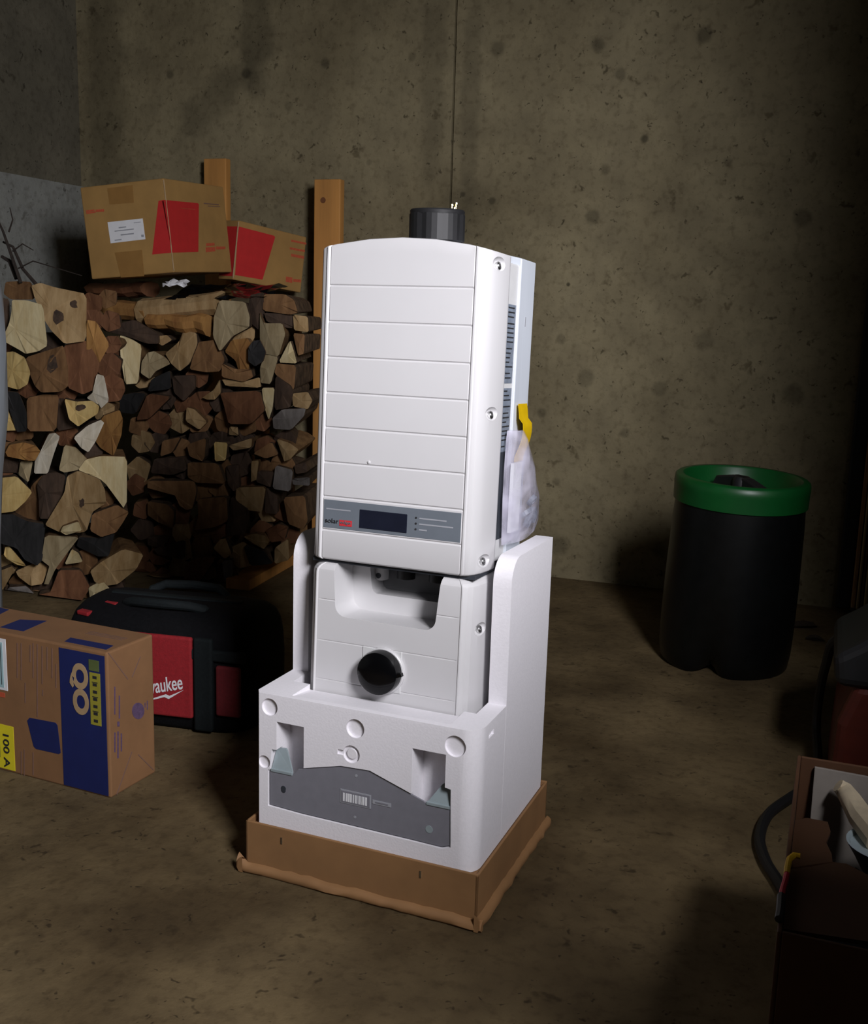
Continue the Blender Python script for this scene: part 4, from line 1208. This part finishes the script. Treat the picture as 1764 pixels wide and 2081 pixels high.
# --- dry twigs and plastic wrapped bundle at the left edge
tw = thing('dry_twigs', 'thin dark dry twigs sticking up from the left end of the woodpile', 'twigs', on_plane(20, 570, PL, NR_))
def px_tube(pts, r, m_, parent, plane, off, name, n=6):
    return MB().tube([on_plane(x, y, plane, NR_) + NR_ * off - parent.location for x, y in pts], r, n, r1=r * .5).build(name, m_, parent, smooth=True)
for pts, r in (([(42, 575), (20, 510), (6, 470), (-8, 440)], .006), ([(20, 510), (40, 495), (62, 508)], .003), ([(60, 580), (30, 545), (10, 500), (-10, 490)], .007), ([(30, 545), (60, 530), (110, 545), (160, 560)], .0025), ([(6, 470), (14, 445), (8, 420)], .003), ([(20, 565), (5, 530), (-12, 520)], .010)):
    px_tube(pts, r, M['twig'], tw, PL, -.02 + random.uniform(-.03, .03), 'twig')
tb = thing('wrapped_bundle', 'tall grey plastic wrapped bundle at the left edge in front of the woodpile', 'bundle', Vector((-1.297, 2.95, 0)))
vs, n = [], 24
sec = [(0, .04), (.02, .06), (.30, .068), (.48, .080), (.66, .100), (.85, .107), (.98, .105), (1.06, .094), (1.09, .06), (1.095, .01)]
for z, r in sec:
    for k in range(n):
        a = 2 * math.pi * k / n
        rr = r * (1 + .05 * math.sin(6 * a + z * 9) + .03 * math.sin(11 * a - z * 14))
        vs.append((rr * math.cos(a), rr * math.sin(a), z))
fs = [(i * n + k, i * n + (k + 1) % n, (i + 1) * n + (k + 1) % n, (i + 1) * n + k) for i in range(len(sec) - 1) for k in range(n)]
fs += [tuple(range(n - 1, -1, -1)), tuple((len(sec) - 1) * n + k for k in range(n))]
MB().add(vs, fs).build('wrapping', M['tarp'], tb, smooth=True, angle=70)

# ------------------------------------------------------------------ barrel
bar = thing('plastic_barrel', 'black plastic barrel with a green screw lid standing by the back wall', 'barrel', (.852, 2.985, 0), (math.radians(2.5), math.radians(.9), 0))
n = 72
secs = [(0, .172), (.012, .180), (.05, .1845), (.12, .186), (.25, .185), (.42, .1805), (.48, .177)]
vs = []
for z, r in secs:
    for k in range(n):
        a = 2 * math.pi * k / n
        rr = r
        zz = z
        for ca, wd, dp_ in ((math.radians(-120), .20, .055), (math.radians(60), .20, .055)):
            da = (a - ca + math.pi) % (2 * math.pi) - math.pi
            g_ = math.exp(-(da / wd) ** 2)
            if z < .13: rr -= dp_ * g_ * (1 - z / .13) ** .8
            if z < .02: zz += .022 * g_
        vs.append((rr * math.cos(a), rr * math.sin(a), zz))
fs = [(i * n + k, i * n + (k + 1) % n, (i + 1) * n + (k + 1) % n, (i + 1) * n + k) for i in range(len(secs) - 1) for k in range(n)]
fs += [tuple(range(n - 1, -1, -1)), tuple((len(secs) - 1) * n + k for k in range(n))]
MB().add(vs, fs).build('barrel_body', M['barrel'], bar, smooth=True, angle=50)
lid = MB().lathe([(.178, .472), (.1835, .475), (.1845, .515), (.1855, .523), (.1835, .541), (.177, .5465), (.163, .5465), (.158, .541), (.152, .492), (.151, .490)], 64).build('lid', M['green'], bar, smooth=True, angle=45)
MB().lathe([(.1525, .490), (.1510, .494), (.05, .497), (.001, .497)], 48).build('lid_floor', M['barrel_dust'], lid, smooth=True)
Mh = Matrix.Rotation(math.radians(112), 4, 'Z')
MB().prism([(-.12, .494), (-.10, .530), (-.03, .545), (.03, .545), (.10, .530), (.12, .494)], -.016, .016, 'y', M=Mh).build('lid_grip', M['black_matte'], lid, bevel=.005)
MB().lathe([(.026, .494), (.026, .536), (.020, .545)], 20).build('lid_hub', M['black_matte'], lid, smooth=True)

# debris near the barrel
def scrap(px, py, w, h_, label, rot):
    p = on_z(px, py)
    o = thing('dead_leaf', label, 'leaf', p, (0, 0, rot), 'dead leaves by the barrel')
    k = 9
    vs = [(w * math.cos(6.283 * i / k) * random.uniform(.8, 1.1), h_ * math.sin(6.283 * i / k) * random.uniform(.8, 1.1), .002 + .014 * abs(math.sin(6.283 * i / k))) for i in range(k)]
    vs2 = [(x, y, z + .002) for x, y, z in vs]
    c = [(0, 0, .001), (0, 0, .004)]
    fs = [(i, (i + 1) % k, 2 * k) for i in range(k)] + [(k + (i + 1) % k, k + i, 2 * k + 1) for i in range(k)] + [(i, k + i, k + (i + 1) % k, (i + 1) % k) for i in range(k)]
    MB().add(vs + vs2 + c, fs).build('blade', M['debris'], o)
scrap(1635, 1276, .05, .03, 'larger dark dead leaf on the floor touching the right side of the barrel', .1)
scrap(1655, 1303, .03, .016, 'small dark dead leaf on the floor right of the barrel', -.2)

# ------------------------------------------------------------------ open carton at the lower right
HB = .36
p_bl, p_fl = on_z(1621, 1534, HB), on_z(1579, 1893, HB)
yawB = math.atan2((p_bl - p_fl).y, (p_bl - p_fl).x) - math.pi / 2
ob = thing('open_carton', 'open brown carton of packing scraps at the lower right corner of the picture', 'box', Vector((p_fl.x, p_fl.y, 0)), (0, 0, yawB))
OD, OW, T = (p_bl - p_fl).length, .36, .005
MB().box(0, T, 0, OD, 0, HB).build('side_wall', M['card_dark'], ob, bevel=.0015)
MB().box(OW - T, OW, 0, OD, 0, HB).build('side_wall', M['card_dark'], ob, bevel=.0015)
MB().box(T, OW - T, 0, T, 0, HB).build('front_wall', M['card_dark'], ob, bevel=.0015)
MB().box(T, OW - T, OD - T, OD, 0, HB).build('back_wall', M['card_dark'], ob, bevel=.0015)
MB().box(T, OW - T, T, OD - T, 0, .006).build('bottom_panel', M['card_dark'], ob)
# folded-in flaps
def flap(name, pts, m_):
    n = len(pts)
    vs = [Vector(p) for p in pts] + [Vector(p) + Vector((0, 0, -.005)) for p in pts]
    fs = [tuple(range(n)), tuple(range(2 * n - 1, n - 1, -1))] + [(i, (i + 1) % n, (i + 1) % n + n, i + n) for i in range(n)]
    return MB().add(vs, fs).build(name, m_, ob)
OBI = ob.matrix_basis.inverted()
def px_flap(name, pts, z, drop):
    # drop: how far the inner edge hangs below the rim, per metre from the wall it hinges on
    out = []
    for x, y in pts:
        p = OBI @ on_z(x, y, HB - z)
        p.x = min(max(p.x, T + .001), OW - T - .001)
        p.y = min(max(p.y, T + .001), OD - T - .001)
        p.z = HB - z
        out.append(p)
    return flap(name, out, M['card_dark'])
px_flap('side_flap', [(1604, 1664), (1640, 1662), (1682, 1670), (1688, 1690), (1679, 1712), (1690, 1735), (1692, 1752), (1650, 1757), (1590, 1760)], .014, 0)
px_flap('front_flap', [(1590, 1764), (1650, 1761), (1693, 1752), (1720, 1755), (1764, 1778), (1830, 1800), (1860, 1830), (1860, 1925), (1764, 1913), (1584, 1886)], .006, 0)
# things in the carton
def in_box(px, py, z): return on_z(px, py, z)
pbd = thing('packing_board', 'off white packing board leaning on the back wall inside the open carton', 'board', in_box(1722, 1574, HB - .012), (math.radians(-8), 0, yawB))
MB().prism([(-.042, -.16), (.10, -.16), (.10, 0), (-.044, .003)], 0, .006, 'y').build('board', M['soft_white'], pbd, bevel=.001)
crm = thing('cream_cloth', 'crumpled cream cloth roll sticking up inside the open carton', 'cloth', in_box(1712, 1612, HB - .02))
pts = [in_box(x, y, HB - .018 - .006 * i) for i, (x, y) in enumerate(((1703, 1596), (1716, 1606), (1732, 1630), (1752, 1664), (1790, 1710)))]
MB().tube([p - crm.location for p in pts], .010, 10, r1=.020).build('roll', M['cream_roll'], crm, smooth=True)
bw = thing('plastic_bowl', 'pale blue plastic bowl lying inside the open carton', 'bowl', in_box(1800, 1772, HB - .085))
MB().lathe([(.030, 0), (.040, .018), (.050, .034), (.052, .038), (.049, .038), (.046, .033), (.001, .030)], 36).build('shell', M['bowl'], bw, smooth=True)
dk = thing('black_packing_sheet', 'black plastic sheet filling the inside of the open carton', 'sheet', Vector((p_fl.x, p_fl.y, .19)), (0, 0, yawB))
vs = []
for i in range(13):
    for j in range(13):
        vs.append((.02 + (OW - .04) * i / 12, .02 + (OD - .04) * j / 12, random.uniform(-.02, .02) + .015))
fs = [(i * 13 + j, (i + 1) * 13 + j, (i + 1) * 13 + j + 1, i * 13 + j + 1) for i in range(12) for j in range(12)]
nv = len(vs)
MB().add(vs + [(x, y, z - .18) for x, y, z in vs], fs + [tuple(q + nv for q in reversed(f)) for f in fs]).build('film', M['black_matte'], dk)
ys = thing('cable_tie_strap', 'bent yellow and red plastic strap hooked on the left edge of the open carton', 'strap', in_box(1603, 1770, HB))
def strap(pts, m_, name, w=.006):
    return MB().tube([in_box(x, y, HB + .004) - ys.location for x, y in pts], w, 8).build(name, m_, ys, smooth=True)
strap([(1626, 1740), (1614, 1738), (1604, 1746), (1600, 1764), (1599, 1776)], M['tag_yellow'], 'yellow_end', .0036)
strap([(1599, 1776), (1596, 1790), (1591, 1806), (1588, 1820)], M['tag_red'], 'red_end', .0032)
strap([(1588, 1820), (1586, 1850), (1583, 1868)], M['black_matte'], 'black_tip', .0045)

# ------------------------------------------------------------------ machine and cable at the right edge
mc = thing('machine_housing', 'dark orange machine with a black top at the right edge behind the open carton', 'machine', (.99, 2.16, 0), (0, 0, -.35))
MB().prism([(-.12, .0), (.2, .0), (.2, .26), (-.085, .26), (-.115, .17)], -.14, .14, 'y').build('housing', M['orange'], mc, bevel=.02, seg=3)
MB().prism([(-.125, .25), (.21, .25), (.21, .40), (-.02, .40), (-.09, .345), (-.135, .315)], -.15, .15, 'y').build('top_cover', M['black_matte'], mc, bevel=.02, seg=3)
MB().box(-.14, -.10, -.12, -.05, .0, .04).build('foot', M['black_matte'], mc, bevel=.008)
cb = thing('black_cable', 'thick black cable looping across the floor behind the open carton', 'cable', on_z(1660, 1480))
def curve_pts(ctrl, n=8):
    out = []
    P_ = [ctrl[0]] + ctrl + [ctrl[-1]]
    for i in range(1, len(P_) - 2):
        for j in range(n):
            t_ = j / n
            out.append(.5 * ((2 * P_[i]) + (-P_[i - 1] + P_[i + 1]) * t_ + (2 * P_[i - 1] - 5 * P_[i] + 4 * P_[i + 1] - P_[i + 2]) * t_ ** 2 + (-P_[i - 1] + 3 * P_[i] - 3 * P_[i + 1] + P_[i + 2]) * t_ ** 3))
    return out + [P_[-2]]
ctrl = [Vector((.94, 2.11, .35))] + [on_z(x, y, z) for x, y, z in ((1704, 1296, .30), (1678, 1352, .22), (1664, 1420, .12), (1659, 1480, .05), (1662, 1540, .012), (1655, 1590, .012), (1608, 1620, .012), (1562, 1655, .012), (1544, 1702, .012), (1556, 1750, .012), (1582, 1792, .012), (1604, 1830, .012))]
MB().tube([p - cb.location for p in curve_pts(ctrl)], .0105, 10).build('cable_run', M['black_matte'], cb, smooth=True)
